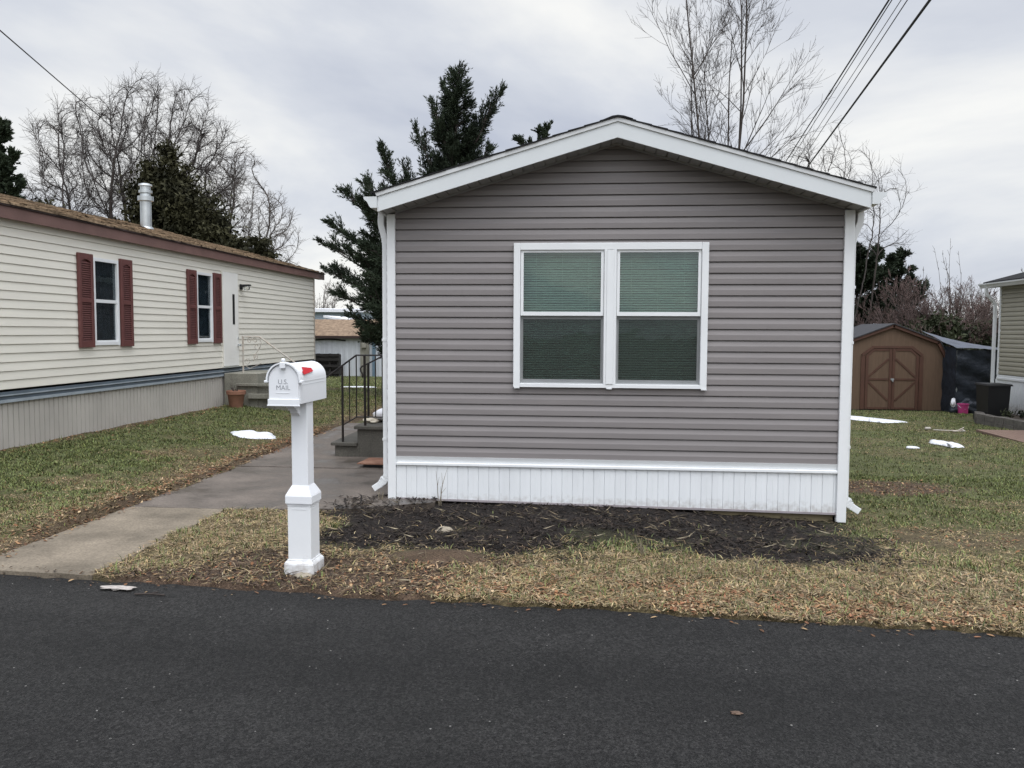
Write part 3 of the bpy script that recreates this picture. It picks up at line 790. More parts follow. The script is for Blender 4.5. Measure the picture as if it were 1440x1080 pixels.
# small drip ears on the sill
for x in (wx0+.01, mull[0]+.02, wx1-.05): fr.box(x, o0-.004, wz0-.012, x+.05, o0+.01, wz0-.0005)
win = fr.build('window', M['white'], home)
for (xa, xb) in ((wx0+.062, mull[0]-.012), (mull[1]+.012, wx1-.062)):
    zm = 1.766
    # upper sash (outer)
    fr = MB(); a, b = xa+.003, xb-.003
    ya, yb = HY-.034, HY-.004; zt = wz1-.064
    fr.box(a,ya,zm-.02,a+.026,yb,zt); fr.box(b-.026,ya,zm-.02,b,yb,zt); fr.box(a+.026,ya,zt-.022,b-.026,yb,zt); fr.box(a+.026,ya,zm-.02,b-.026,yb,zm+.016)
    us = fr.build('upper_sash', M['white'], win)
    fr = MB(); fr.box(a+.026,HY-.020,zm+.016,b-.026,HY-.016,zt-.022); fr.build('glass_pane', M['glass_green'], win)
    fr = MB(); zb0 = wz0+.036; ya, yb = HY-.003, HY+.028
    fr.box(a,ya,zb0,a+.022,yb,zm-.0205); fr.box(b-.022,ya,zb0,b,yb,zm-.0205); fr.box(a+.022,ya,zb0,b-.022,yb,zb0+.036); fr.box(a+.022,ya,zm-.052,b-.022,yb,zm-.0205)
    fr.box(a+.14,ya-.012,zm-.0195,a+.20,ya+.02,zm-.008) ; fr.box(b-.20,ya-.012,zm-.0195,b-.14,ya+.02,zm-.008)
    ls = fr.build('lower_sash', M['white'], win)
    fr = MB(); fr.box(a+.022,HY+.010,zb0+.036,b-.022,HY+.014,zm-.052); fr.build('glass_pane', M['glass_green'], win)
    fr = MB(); fr.add([(a+.004,HY-.026,zb0+.006),(b-.004,HY-.026,zb0+.006),(b-.004,HY-.026,zm-.021),(a+.004,HY-.026,zm-.021)],[(0,1,2,3)])
    sc = fr.build('insect_screen', M['screen'], win)
    bl = MB(); z = wz0+.05; rr = random.Random(int(xa*100)+9)
    while z < wz1-.075:
        t = rr.uniform(-.0024,.0024)+.002*math.sin(z*9+xa*5); sag = rr.uniform(-.0022,.0022)
        xm = (a+b)/2
        y0, y1 = HY+.074, HY+.086
        bl.add([(a+.012,y0,z),(xm,y0,z+sag),(b-.012,y0,z+t),(b-.012,y1,z+.0150+t),(xm,y1,z+.0150+sag),(a+.012,y1,z+.0150)],[(0,1,4,5),(1,2,3,4)])
        z += .0222
    for u in (.18,.5,.82): bl.box(a+(b-a)*u-.001, HY+.072, wz0+.04, a+(b-a)*u+.001, HY+.073, wz1-.07)
    bl.build('blind', M['blind'], win)
rm = MB()
rm.add([(wx0+.03,HY+.30,wz0+.03),(wx1-.03,HY+.30,wz0+.03),(wx1-.03,HY+.30,wz1-.03),(wx0+.03,HY+.30,wz1-.03),
        (wx0+.03,HY+.011,wz0+.03),(wx1-.03,HY+.011,wz0+.03),(wx1-.03,HY+.011,wz1-.03),(wx0+.03,HY+.011,wz1-.03)],
       [(0,1,2,3),(0,4,5,1),(1,5,6,2),(2,6,7,3),(3,7,4,0)])
rm.build('window_reveal', M['room'], win)

# ================================================================== mailbox
MY, MX = 5.285, -1.868
mb_ = thing('mailbox', (MX, MY, 0), 'white roadside mailbox with a red flag on a square white post', 'mailbox', rot=R(-2.4))
def sq(mb, h, z0, z1, c=.003): mb.cbox(-h, -h, z0, h, h, z1, c)
def frus(mb, h0, z0, h1, z1):
    mb.add([(-h0,-h0,z0),(h0,-h0,z0),(h0,h0,z0),(-h0,h0,z0),(-h1,-h1,z1),(h1,-h1,z1),(h1,h1,z1),(-h1,h1,z1)],[(0,3,2,1),(4,5,6,7),(0,1,5,4),(1,2,6,5),(2,3,7,6),(3,0,4,7)])
p = MB(); sq(p, .0545, .07, 1.133)
p.build('post', M['mail_white'], mb_, local=True)
p = MB()
sq(p, .101, -.02, .072, .006); frus(p, .099, .0725, .088, .088); sq(p, .0845, .0885, .098, .003); sq(p, .0785, .0985, .452, .003)
for s in (0, 1, 2, 3):   # little grooves under the collar
    a = R(90*s); q = [(-.048,-.079),(.048,-.079),(.048,-.080),(-.048,-.080)]
    pts = [(x*math.cos(a)-y*math.sin(a), x*math.sin(a)+y*math.cos(a)) for x, y in q]
    p.prism([(x, y, .428) for x, y in pts], (0, 0, .006))
p.build('pedestal', M['mail_base'], mb_, local=True)
p = MB(); sq(p, .081, .4525, .462, .002); sq(p, .085, .4625, .470, .002); sq(p, .0905, .4705, .522, .004); frus(p, .0885, .5225, .0555, .585)
p.build('collar', M['mail_white'], mb_, local=True)
# box: arched shell along +Y
bw, bz, bs_, by0, by1 = .104, 1.134, 1.285, -.207, .268
def arch(w, zb, zs, n=14, e=1.0):
    return [(w, zb)] + [(w*math.cos(t), zs + w*e*math.sin(t)) for t in [math.pi*k/n for k in range(n+1)]] + [(-w, zb)]
def shell(name, w, zb, zs, y0, y1, m, par, smooth=False, e=1.0):
    return MB().prism([(x, y0, z) for x, z in arch(w, zb, zs, e=e)], (0, y1-y0, 0)).build(name, m, par, local=True)
box = shell('box', bw, bz, bs_, by0+.012, by1, M['mail_white'], mb_)
box.data.polygons.foreach_set('use_smooth', [len(f.vertices) == 4 for f in box.data.polygons])
def smooth_by_angle(o, ang=35):
    try: o.data.set_sharp_from_angle(angle=R(ang))
    except Exception: pass
smooth_by_angle(box)
d = MB(); d.prism([(x, by0, z) for x, z in arch(bw-.006, bz+.004, bs_)], (0, .0118, 0))
d.cbox(-bw-.001, by0-.010, bz-.004, bw+.001, by0-.0005, bz+.032, .003)     # lip of the door
d.cbox(-bw-.004, by0-.013, bz-.012, bw+.004, by0-.0005, bz-.0045, .002)
door = d.build('door', M['mail_white'], mb_, local=True)
h = MB()      # hood rim over the door with shoulder tabs
outer = arch(bw+.010, bs_-.006, bs_, 18); inner = arch(bw+.0006, bs_-.006, bs_, 18)
for i in range(1, len(outer)-2):
    q = [outer[i], outer[i+1], inner[i+1], inner[i]]
    h.prism([(x, by0-.012, z) for x, z in q], (0, .040, 0))
for s in (-1, 1):
    xx = sorted((s*(bw+.0007), s*(bw+.022)))
    h.cbox(xx[0], by0-.014, bs_-.014, xx[1], by0+.03, bs_-.0005, .003)
rim = h.build('hood_rim', M['mail_white'], mb_, local=True)
k = MB(); kz = bs_+bw
k.cbox(-.017, by0-.026, kz-.026, .017, by0+.022, kz+.012, .004)
k.lathe([(.006,kz+.0125),(.006,kz+.016),(.010,kz+.018),(.013,kz+.024),(.011,kz+.031),(.005,kz+.035),(.001,kz+.036)], 0, by0-.002, 14)
k.build('latch_knob', M['mail_white'], mb_, local=True)
k = MB()
for s in (-1, 1):
    k.box(s*bw-.001 if s > 0 else s*bw-.0016, by0+.04, bs_-.012, s*bw+.0016 if s > 0 else s*bw+.001, by1-.012, bs_-.006)
    k.box(s*bw-.001 if s > 0 else s*bw-.0016, by0+.04, bs_-.0305, s*bw+.0016 if s > 0 else s*bw+.001, by1-.012, bs_-.0285)
k.build('side_bead', M['mail_white'], mb_, local=True)
a = R(33); ca, sa = math.cos(a), math.sin(a)
def fl(y, t, o=0):    # point on a plane tangent to the curved side
    return ((bw+.0035+o)*ca - t*sa, by0+y, bs_ + (bw+.0035+o)*sa + t*ca)
f = MB().prism([fl(y, t) for y, t in [(.070,-.032),(.070,-.010),(.10,.0),(.107,.024),(.245,.009),(.245,-.016)]], Vector(fl(0,0,.0035))-Vector(fl(0,0,0)))
f.build('flag', M['mail_red'], mb_, local=True)
b = MB()      # scroll bracket under the front of the box
prof = [(y_+(-.0035 if y_ > -.06 else 0), z_+.024) for y_, z_ in [(-.051,1.108),(-.185,1.108),(-.185,1.094),(-.160,1.092),(-.150,1.080),(-.128,1.078),(-.118,1.062),(-.100,1.060),(-.092,1.040),(-.072,1.036),(-.062,1.022),(-.051,1.020)]]
b.prism([(-.026, y, z) for y, z in prof], (.052, 0, 0))
b.build('bracket', M['mail_white'], mb_, local=True)
def text_mesh(body, size):
    c = bpy.data.curves.new('lettering', 'FONT'); c.body = body; c.size = size; c.align_x = 'CENTER'; c.extrude = .0006; c.space_line = .86; c.offset = -size*.010
    t = bpy.data.objects.new('tmp', c); C.objects.link(t)
    me = bpy.data.meshes.new_from_object(t); bpy.data.objects.remove(t); return me
me = text_mesh('U.S.\nMAIL', .043); me.materials.append(M['ink'])
lt = bpy.data.objects.new('lettering', me); C.objects.link(lt); lt.parent = door
lt.matrix_local = Matrix.Translation((-.004, by0-.0008, bs_-.024)) @ Matrix.Rotation(R(90), 4, 'X')
MB().box(-.050, by0-.002, bs_-.083, .040, by0+.001, bs_-.080).build('plate_line', M['mail_white'], door, local=True)
for c_ in mb_.children:
    if c_.name.split('.')[0] not in ('post', 'pedestal', 'collar'): c_.location.x = -.018 if c_.name.startswith('bracket') else -.036
mb_.rotation_euler = (R(.3), R(-.1), R(-2.4))

# ================================================================== the cream home on the left
LX = -6.55; LB = -10.15; LY0, LY1 = 7.35, 19.40
lh = thing('mobile_home', (LX, 13.4, .2), 'cream sided mobile home with maroon shutters and a brown shingle roof', 'mobile home')
W1 = (10.46, 11.05, 1.385, 2.55); W2 = (13.37, 13.95, 1.39, 2.57); DR = (14.37, 15.01, .945, 2.645)
holes = [(W1[0]+.03, W1[1]-.03, W1[2]+.03, W1[3]-.03), (W2[0]+.03, W2[1]-.03, W2[2]+.03, W2[3]-.03)]
siding(lambda u,o,z: (LX+o, u, z), LY0, LY1-.05, .888, 2.84, CLAP, holes=holes, first=.03-.1016).build('siding', M['cream'], lh)
siding(lambda u,o,z: (-u, LY0+.004-o, z), -LX+.0, -LB, .30, 2.84, CLAP).build('end_wall', M['cream'], lh)
rw = MB()
rw.box(LB, LY0+.05, .3, LB+.05, LY1-.05, 2.84)
rw.prism([(LX-.012,LY1-.0505,.3),(LB,LY1-.0505,.3),(LB,LY1-.0505,2.84),((LX+LB)/2,LY1-.0505,3.3),(LX-.012,LY1-.0505,2.84)],(0,.05,0))
rw.build('rear_wall', M['cream'], lh)
MB().cbox(LX-.03, LY1-.049, .79, LX+.02, LY1+.01, 2.82, .004).build('corner_trim', M['white_iron'], lh)
t = MB(); t.box(LX-.02, LY0-.01, .766, LX+.026, LY1, .800); t.build('floor_rail', M['blue_pale'], lh)
t = MB(); t.box(LX-.02, LY0-.01, .8005, LX+.014, LY1, .842); t.build('floor_band', M['blue_trim'], lh)
t = MB(); t.box(LX-.02, LY0-.01, .8425, LX+.030, LY1, .856); t.build('floor_rail', M['blue_pale'], lh)
t = MB(); t.box(LX-.02, LY0-.01, .8565, LX+.020, LY1, .8875); t.build('floor_band', M['blue_trim'], lh)
vs = []; fs = []; y = LY0; i = 0; jr = random.Random(8); pat = []
while y < LY1:
    pat += [(y,-.006),(y+.004,-.026),(y+.014,-.026),(y+.018,-.006)]; y += .0905
for i, (yy, o) in enumerate(pat):
    vs += [(LX+o, yy, .12), (LX+o, yy, .766)]
    if i: fs.append((2*i-2, 2*i, 2*i+1, 2*i-1))
MB().add(vs, fs).build('skirting', M['beige_skirt'], lh)
MB().box(LX-.6, LY0+.1, .1, LX-.05, LY1-.1, .85).build('crawlspace', M['black'], lh)
MB().box(LB, LY0-.004, .1, LX-.03, LY0+.02, .3).build('end_skirting', M['beige_skirt'], lh)
# roof
XE = LX+.10; XRG = (LX+LB)/2; LZ = 2.985; ls_ = .275
t = MB(); t.box(XE-.022, LY0-.25, 2.826, XE, LY1+.5, 2.962); t.build('fascia', M['brown_fascia'], lh)
t = MB(); t.box(XE-.15, LY0-.25, 2.835, XE-.0225, LY1+.5, 2.85); t.build('eave_soffit', M['brown_fascia'], lh)
t = MB(); t.prism([(XE-.02,LY0-.26,2.9625),(XE+.020,LY0-.26,2.9625),(XE+.020,LY0-.26,2.985),(XE-.02,LY0-.26,2.985)],(0,LY1-LY0+.78,0)); t.build('drip_edge', M['dark_brown'], lh)
t = MB(); rr = random.Random(4)
nrow = 13; Lr = XE+.02-XRG
vs = []; fs = []
ys = list(np.arange(LY0-.28, LY1+.52, .17))
for i in range(nrow):
    xa = XE+.03 - i*Lr/nrow; xb = XE+.03 - (i+1)*Lr/nrow - .02
    off = rr.random()*.17
    for j in range(len(ys)-1):
        y0 = ys[j]; y1 = ys[j+1]
        q = rr.uniform(0,.010); d = rr.uniform(-.012,.012)
        za = LZ + i*Lr/nrow*ls_; zb = za + (xa-xb)*ls_
        sag = .03*math.sin((y0-LY0)*.9+1)*i/nrow
        b = len(vs)
        vs += [(xa+d,y0,za+.012+q+sag),(xa+d,y1,za+.012+q+sag),(xb,y1,zb+.004+sag),(xb,y0,zb+.004+sag),(xa+d,y0,za-.004+sag),(xa+d,y1,za-.004+sag)]
        fs += [(b,b+1,b+2,b+3),(b+4,b+5,b+1,b)]
t.add(vs, fs)
zr = LZ + Lr*ls_
t.prism([(XRG,LY0-.28,zr+.01),(XRG-Lr,LY0-.28,LZ),(XRG-Lr,LY0-.28,LZ-.03),(XRG,LY0-.28,zr-.03)],(0,LY1-LY0+.8,0))
t.build('roof', M['tan_shingle'], lh)
# rear and front gable fill under the roof
for yy in (LY0-.0, LY1-.049):
    t = MB().prism([(LX,yy,2.82),(LB,yy,2.82),(LB,yy,2.9),(XRG,yy,zr-.05),(LX,yy,2.95)],(0,.045,0)); t.build('gable', M['cream'], lh)
for yy in (LY0-.27, LY1+.495):
    t = MB().prism([(XE-.0225,yy,2.835),(XRG,yy,zr-.14),(XRG,yy,zr-.005),(XE-.0225,yy,2.96)],(0,.02,0)); t.build('rake_board', M['brown_fascia'], lh)
# chimney flue
ch = MB(); cx, cy = -7.95, 14.4; zb = LZ+(XE-cx)*ls_
ch.lathe([(.14,zb-.02),(.115,zb+.04),(.095,zb+.05),(.095,zb+.50),(.094,zb+.50),(.135,zb+.505),(.135,zb+.585),(.09,zb+.59),(.085,zb+.64),(.115,zb+.645),(.115,zb+.69),(.088,zb+.70),(.088,zb+.76),(.118,zb+.77),(.112,zb+.80),(.05,zb+.82)], cx, cy, 20)
f = ch.build('flue', M['metal'], lh, smooth=True); smooth_by_angle(f, 40)
# windows with shutters
def left_window(W, cm):
    y0, y1, z0, z1 = W; zm = (z0+z1)/2 + .01
    t = MB()
    xa, xb = LX-.005, LX+.035
    t.cbox(xa, y0, z0, xb, y0+.038, z1, .003); t.cbox(xa, y1-.038, z0, xb, y1, z1, .003)
    t.box(xa, y0+.0385, z1-.045, xb-.002, y1-.0385, z1-.001); t.box(xa, y0+.0385, z0+.001, xb-.002, y1-.0385, z0+.045)
    w = t.build('window', M['white'], lh)
    t = MB()
    t.box(xa+.005, y0+.0385, zm-.022, xb-.010, y1-.0385, zm+.022)
    t.box(xa, y1-.062, z0+.0455, xb-.016, y1-.0385, zm-.0225); t.box(xa, y0+.0385, z0+.0455, xb-.016, y0+.050, zm-.0225)
    t.box(xa, y0+.0505, z0+.0455, xb-.016, y1-.0625, z0+.066)
    t.build('sash', M['white'], w)
    t = MB(); t.box(LX+.0, y0+.039, z0+.046, LX+.004, y1-.039, z1-.046); t.build('glass_pane', M['glass_dark'], w)
    t = MB(); n = 14; vs = []; fs = []
    for i in range(n+1):
        yy = y0+.03 + (y1-y0-.06)*i/n; xx = LX-.05 + .012*math.sin(i*1.9)
        vs += [(xx, yy, z0+.03), (xx, yy, z1-.03)]
        if i: fs.append((2*i-2, 2*i, 2*i+1, 2*i-1))
    t.add(vs, fs); t.build('curtain', cm, w)
    t = MB(); t.add([(LX-.12,y0,z0),(LX-.12,y1,z0),(LX-.12,y1,z1),(LX-.12,y0,z1),(LX-.012,y0+.028,z0+.028),(LX-.012,y1-.028,z0+.028),(LX-.012,y1-.028,z1-.028),(LX-.012,y0+.028,z1-.028)],[(0,1,2,3),(0,4,5,1),(1,5,6,2),(2,6,7,3),(3,7,4,0)])
    t.build('window_reveal', M['room'], w)
def shutter(y0, y1, z0, z1):
    t = MB(); xa, xb = LX+.012, LX+.048; zm = z0+(z1-z0)*.5
    t.cbox(xa, y0, z0, xb, y0+.055, z1, .004); t.cbox(xa, y1-.055, z0, xb, y1, z1, .004)
    for (a, b) in ((z0, z0+.075), (zm-.025, zm+.025), (z1-.065, z1)): t.box(xa, y0+.0555, a+.001, xb-.002, y1-.0555, b-.001)
    n = 5      # arched head of the top panel
    pts = [(xb-.003, y0+.0555, z1-.066)] + [(xb-.003, y0+.0555+(y1-y0-.111)*i/n, z1-.105+.032*math.sin(math.pi*i/n)) for i in range(n+1)] + [(xb-.003, y1-.0555, z1-.066)]
    t.prism(pts, (-.02, 0, 0))
    for (a, b) in ((z0+.078, zm-.027), (zm+.027, z1-.08)):
        z = a
        while z < b-.02:
            t.add([(xb-.008,y0+.056,z),(xb-.008,y1-.056,z),(xa+.006,y1-.056,z+.026),(xa+.006,y0+.056,z+.026),(xb-.012,y0+.056,z-.004),(xb-.012,y1-.056,z-.004)],[(0,1,2,3),(4,5,1,0)])
            z += .0285
    t.box(xa-.01, y0+.05, z0+.01, xa+.003, y1-.05, z1-.01)
    t.build('shutter', M['maroon'], lh)
left_window(W1, M['curtain']); left_window(W2, M['curtain_blue'])
for a in ((10.125,10.440,1.362,2.582),(11.085,11.385,1.360,2.584),(13.04,13.345,1.365,2.585),(13.985,14.285,1.365,2.592)): shutter(*a)
# door
t = MB(); y0, y1, z0, z1 = DR
t.box(LX-.01, y0-.035, z0-.02, LX+.022, y0-.001, z1+.03); t.box(LX-.01, y1+.001, z0-.02, LX+.022, y1+.035, z1+.03); t.box(LX-.01, y0-.0005, z1+.001, LX+.0215, y1+.0005, z1+.0295)
dframe = t.build('door_frame', M['cream'], lh)
t = MB(); t.cbox(LX+.0, y0+.004, z0, LX+.030, y1-.004, z1-.003, .003); dr = t.build('door', M['door'], lh)
t = MB(); t.box(LX+.0305, 14.755, 1.70, LX+.034, 14.845, 2.255); t.build('slit_window', M['black'], dr)
t = MB(); t.lathe([(.028,1.30),(.03,1.32),(.028,1.34)], LX+.065, 14.965, 12); t.box(LX+.0305, 14.955, 1.31, LX+.066, 14.975, 1.33); t.build('handle', M['metal'], dr); t = MB(); t.box(LX+.0302, 14.95, 1.43, LX+.045, 14.98, 1.46); t.build('deadbolt', M['metal'], dr)
t = MB(); t.box(LX-.01, y0-.02, z0-.035, LX+.06, y1+.02, z0-.0205); t.build('threshold', M['metal'], lh)
t = MB(); yy = 15.17; t.cbox(LX+.012, yy-.05, 2.36, LX+.035, yy+.05, 2.46, .004); t.prism([(LX+.035,yy-.045,2.40),(LX+.035,yy-.045,2.455),(LX+.20,yy-.045,2.455),(LX+.20,yy-.045,2.43),(LX+.09,yy-.045,2.415)],(0,.09,0)); wl = t.build('wall_lamp', M['black'], lh)
t = MB(); t.lathe([(.03,2.345),(.055,2.36),(.06,2.40),(.05,2.4295)], LX+.13, yy, 12); t.build('lamp_glass', mat_glass('lamp_glass', (.9,.9,.88), .8), wl, smooth=True)

# ================================================================== porch steps of the grey home
ps = thing('porch_steps', (-2.5, 10.8, 0), 'mossy concrete porch steps with two treads beside the grey home', 'steps')
t = MB(); t.cbox(-3.18, 10.165, -.02, -2.86, 11.36, .150, .008); t.cbox(-2.89, 10.17, -.02, -1.90, 11.36, .362, .008); t.build('step_block', M['conc_dark'], ps)
t = MB(); t.cbox(-3.225, 10.13, .1505, -2.8905, 11.38, .190, .008); t.build('tread', M['conc_dark'], ps)
t = MB(); t.cbox(-2.925, 10.13, .3625, -1.895, 11.38, .402, .008); t.build('tread', M['conc_dark'], ps)

def railing(name, label, y, near):
    g = thing(name, (-2.9, y, .19), label, 'railing', 'iron railings on the porch steps')
    t = MB()
    if near:
        t.tube([(-3.085, y, .190), (-3.087, y, 1.155)], .015, 8); t.build('post', M['iron'], g)
        t = MB(); t.tube([(-2.795, y, .402), (-2.80, y, 1.285)], .016, 8); t.build('post', M['iron'], g)
        t = MB(); t.tube([(-3.34,y,.93),(-3.335,y,.975),(-3.30,y,1.005),(-3.26,y,1.03),(-2.905,y,1.290),(-2.45,y,1.291),(-1.95,y,1.291)], .0125, 6); t.build('handrail', M['iron'], g)
        t = MB(); t.tube([(-3.085,y,.405),(-2.90,y,.510),(-2.45,y,.512),(-1.95,y,.512)], .009, 6); t.build('bottom_rail', M['iron'], g)
        for x, z0, z1 in ((-2.995,.455,1.222),(-2.905,.51,1.285),(-2.66,.512,1.285),(-2.565,.512,1.285),(-2.46,.512,1.285),(-2.35,.512,1.285),(-2.24,.512,1.285),(-2.13,.512,1.285),(-2.02,.512,1.285)):
            t = MB(); t.tube([(x,y,z0),(x,y,z1)], .0075, 6); t.build('baluster', M['iron'], g)
    else:
        t.tube([(-3.0, y, .190), (-3.0, y, 1.155)], .016, 8); t.build('post', M['iron'], g)
        t = MB(); t.tube([(-2.80, y, .402), (-2.80, y, 1.26)], .014, 8); t.build('post', M['iron'], g)
        t = MB(); t.tube([(-3.085,y,.96),(-3.075,y,.985),(-3.085,y,1.015),(-3.105,y,1.04),(-3.110,y,1.08),(-3.09,y,1.108),(-3.0,y,1.150),(-2.78,y,1.262),(-2.4,y,1.264),(-1.95,y,1.264)], .0125, 6); t.build('handrail', M['iron'], g)
        t = MB(); t.tube([(-3.0,y,.34),(-2.80,y,.47),(-2.4,y,.472),(-1.95,y,.472)], .009, 6); t.build('bottom_rail', M['iron'], g)
        for x in (-2.9,-2.68,-2.55,-2.43,-2.31,-2.19,-2.07):
            t = MB(); t.tube([(x,y,.42),(x,y,1.255 if x > -2.8 else 1.2)], .0075, 6); t.build('baluster', M['iron'], g)
railing('railing', 'black iron railing on the near side of the porch steps, reaching the lower tread', 10.20, True)
railing('railing', 'black iron railing on the far side of the porch steps, ending in a curled handle', 11.12, False)

# crumpled bag on the landing
def lumpy(name, cx, cy, cz, rx, ry, rz, m, parent, seed, amp=.25, nu=26, nv=14, flat=.0):
    r = np.random.default_rng(seed); V = []; 
    ph = r.uniform(0, 6.28, (6, 3)); fr = r.integers(1, 6, (6, 2))
    for i in range(nv+1):
        th = math.pi*i/nv
        for j in range(nu):
            a = 2*math.pi*j/nu
            d = 1 + amp*sum(math.sin(fr[k,0]*a+ph[k,0])*math.sin(fr[k,1]*th+ph[k,1]) for k in range(6))/2.5
            z = math.cos(th)*d; z = max(z, -flat) if flat else z
            V.append((cx+rx*math.sin(th)*math.cos(a)*d, cy+ry*math.sin(th)*math.sin(a)*d, cz+rz*z))
    Fc = []
    for i in range(nv):
        for j in range(nu):
            k = (j+1) % nu; Fc.append((i*nu+j, (i+1)*nu+j, (i+1)*nu+k, i*nu+k))
    return mesh_obj(name, V, Fc, m, parent, smooth=True)
bg = thing('bag', (-2.45, 10.75, .40), 'crumpled white and purple bag lying on the porch landing behind the railing', 'bag')
lumpy('sack', -2.40, 10.75, .52, .36, .26, .20, M['bag_white'], bg, 4, .3, flat=.75)
lumpy('print_panel', -2.44, 10.50, .50, .15, .05, .10, M['bag_purple'], bg, 9, .3)
lumpy('torn_flap', -2.80, 10.62, .425, .11, .18, .03, mat('cream_paper', (.50,.45,.36), .7, .1, 9), bg, 14, .3)

rb = thing('board', (-2.4, 9.55, 0), 'rusty brown board lying on dark blocks beside the porch steps', 'board')
t = MB().prism([(-2.66,9.34,.050),(-2.02,9.30,.052),(-2.02,9.74,.052),(-2.63,9.78,.050)],(0,0,.012)); t.build('panel', M['rust'], rb)
t = MB(); t.box(-2.60,9.40,.004,-2.05,9.47,.0495); t.box(-2.58,9.64,.004,-2.05,9.70,.0495); t.build('support', M['black'], rb)

# ================================================================== concrete steps, rail and pot at the cream home
cs = thing('concrete_steps', (-6.1, 15.1, .2), 'weathered grey concrete steps below the off-white door of the cream home', 'steps')
t = MB()
t.cbox(-6.515, 14.34, .10, -5.90, 15.60, .822, .008); t.cbox(-5.8995, 14.36, .10, -5.60, 15.58, .60, .006); t.cbox(-5.5995, 14.36, .10, -5.30, 15.58, .38, .006)
t.build('step_block', M['conc_old'], cs)
t = MB(); t.cbox(-6.27, 14.28, .60, -5.58, 14.339, .642, .006); t.build('ledge', M['conc_old'], cs)
t = MB(); t.cbox(-6.05, 14.26, .38, -5.28, 14.339, .462, .006); t.build('ledge', M['conc_old'], cs)
wr = thing('railing', (-6.2, 14.55, .82), 'old white ornamental handrail with scrolls on the grey concrete steps', 'railing')
y = 14.55
t = MB(); t.tube([(-6.245,y,.82),(-6.245,y,1.485)], .017, 8); t.build('post', M['white_iron'], wr)
t = MB(); t.tube([(-6.245,y,1.475),(-5.93,y,1.475),(-5.30,y,1.03),(-5.22,y,.98)], .014, 6); t.build('handrail', M['white_iron'], wr)
t = MB(); t.tube([(-5.26,y,.38),(-5.26,y,1.0)], .014, 6); t.build('post', M['white_iron'], wr)
def scroll(cx, cz, r0, turns, a0, dirn=1, n=22):
    return [(cx + r0*(1-.75*i/n)*math.cos(a0+dirn*turns*2*math.pi*i/n), y, cz + r0*(1-.75*i/n)*math.sin(a0+dirn*turns*2*math.pi*i/n)) for i in range(n+1)]
t = MB()
for (cx, cz, r0, tn, a0, dn) in ((-6.12,1.41,.055,1.3,0,1),(-6.02,1.41,.05,1.3,3.1,-1),(-5.98,1.30,.07,1.2,1.2,-1),(-6.02,1.12,.05,1.3,-1,1),(-6.16,1.02,.06,1.3,1,1)):
    t.tube(scroll(cx, cz, r0, tn, a0, dn), .006, 5)
t.tube([(-5.94,y,1.46),(-5.90,y,1.36),(-5.95,y,1.25),(-6.02,y,1.14),(-6.05,y,1.03)], .006, 5)
t.tube([(-6.2,y,.95),(-6.12,y,.90),(-5.9,y,1.0)], .006, 5)
t.build('scrollwork', M['white_iron'], wr)
pt = thing('flowerpot', (-6.17, 14.05, .2), 'terracotta flowerpot standing on the lawn beside the concrete steps', 'flowerpot')
t = MB(); t.lathe([(.10,.18),(.105,.2),(.145,.46),(.150,.465),(.165,.47),(.168,.53),(.158,.535),(.150,.50),(.02,.49)], -6.17, 14.05, 24); f = t.build('pot', M['terracotta'], pt, smooth=True); smooth_by_angle(f, 40)
t = MB(); rr = random.Random(2)
for k in range(14):
    a = rr.uniform(0, 6.28); l = rr.uniform(.05,.16)
    t.tube([(-6.17+.03*math.cos(a),14.05+.03*math.sin(a),.49),(-6.17-.04+l*.6*math.cos(a),14.05+l*.6*math.sin(a),.50+l)], [.006,.002], 4)
t.build('dead_plant', M['bark_dark'], pt)

# ================================================================== snow patches
def snow(name, poly, z, label, h=.045, seed=0):
    """a low rounded patch of old snow with a ragged outline"""
    r = random.Random(seed); n = len(poly); out = []
    for i in range(n):
        a = Vector(poly[i]); b = Vector(poly[(i+1) % n]); k = max(2, int((b-a).length/.05))
        for j in range(k):
            p = a.lerp(b, j/k); out.append(p + Vector((r.uniform(-.022,.022), r.uniform(-.03,.03))))
    c = sum(out, Vector((0,0)))/len(out)
    rings = [(1.0,-.015),(.93,.5),(.8,.85),(.5,1.0),(.2,.95)]
    V = []; m = len(out)
    for (s, q) in rings:
        for p in out:
            d = c + (p-c)*s; zz = float(z(d.x, d.y)) if callable(z) else z
            V.append((d.x, d.y, zz + .55*h*q*(.65+.7*float(fbm(d.x, d.y, .14, seed)) if q > 0 else 1)))
    V.append((c.x, c.y, (float(z(c.x,c.y)) if callable(z) else z)+h*.52))
    Fc = []
    for i in range(len(rings)-1):
        for j in range(m):
            k = (j+1) % m; Fc.append((i*m+j, i*m+k, (i+1)*m+k, (i+1)*m+j))
    L = (len(rings)-1)*m
    for j in range(m): Fc.append((L+j, L+(j+1) % m, len(V)-1))
    o = mesh_obj(name, V, Fc, M['snow'], smooth=True)
    return tag(o, label, 'snow patch', 'melting snow patches on the lawns')
gzf = lambda x, y: base_z(x, y)+.008
snow('snow_patch', [(-5.10,11.40),(-4.98,11.70),(-4.75,11.66),(-4.62,11.78),(-4.42,11.35),(-4.60,11.18),(-4.85,11.14)], gzf, 'melting snow patch on the left lawn behind the mailbox', .07, 1)
snow('snow_patch', [(5.7,19.8),(6.25,20.3),(6.6,19.5),(6.95,18.9),(6.95,18.6),(6.35,18.4),(5.9,19.2)], gzf, 'long snow streak on the grass in front of the brown shed', .04, 2)
snow('snow_patch', [(5.72,14.35),(5.90,14.85),(6.05,14.55),(6.12,14.15),(6.03,13.85),(5.82,13.75),(5.78,14.1)], gzf, 'small pointed snow patch in the middle of the right lawn', .06, 3)
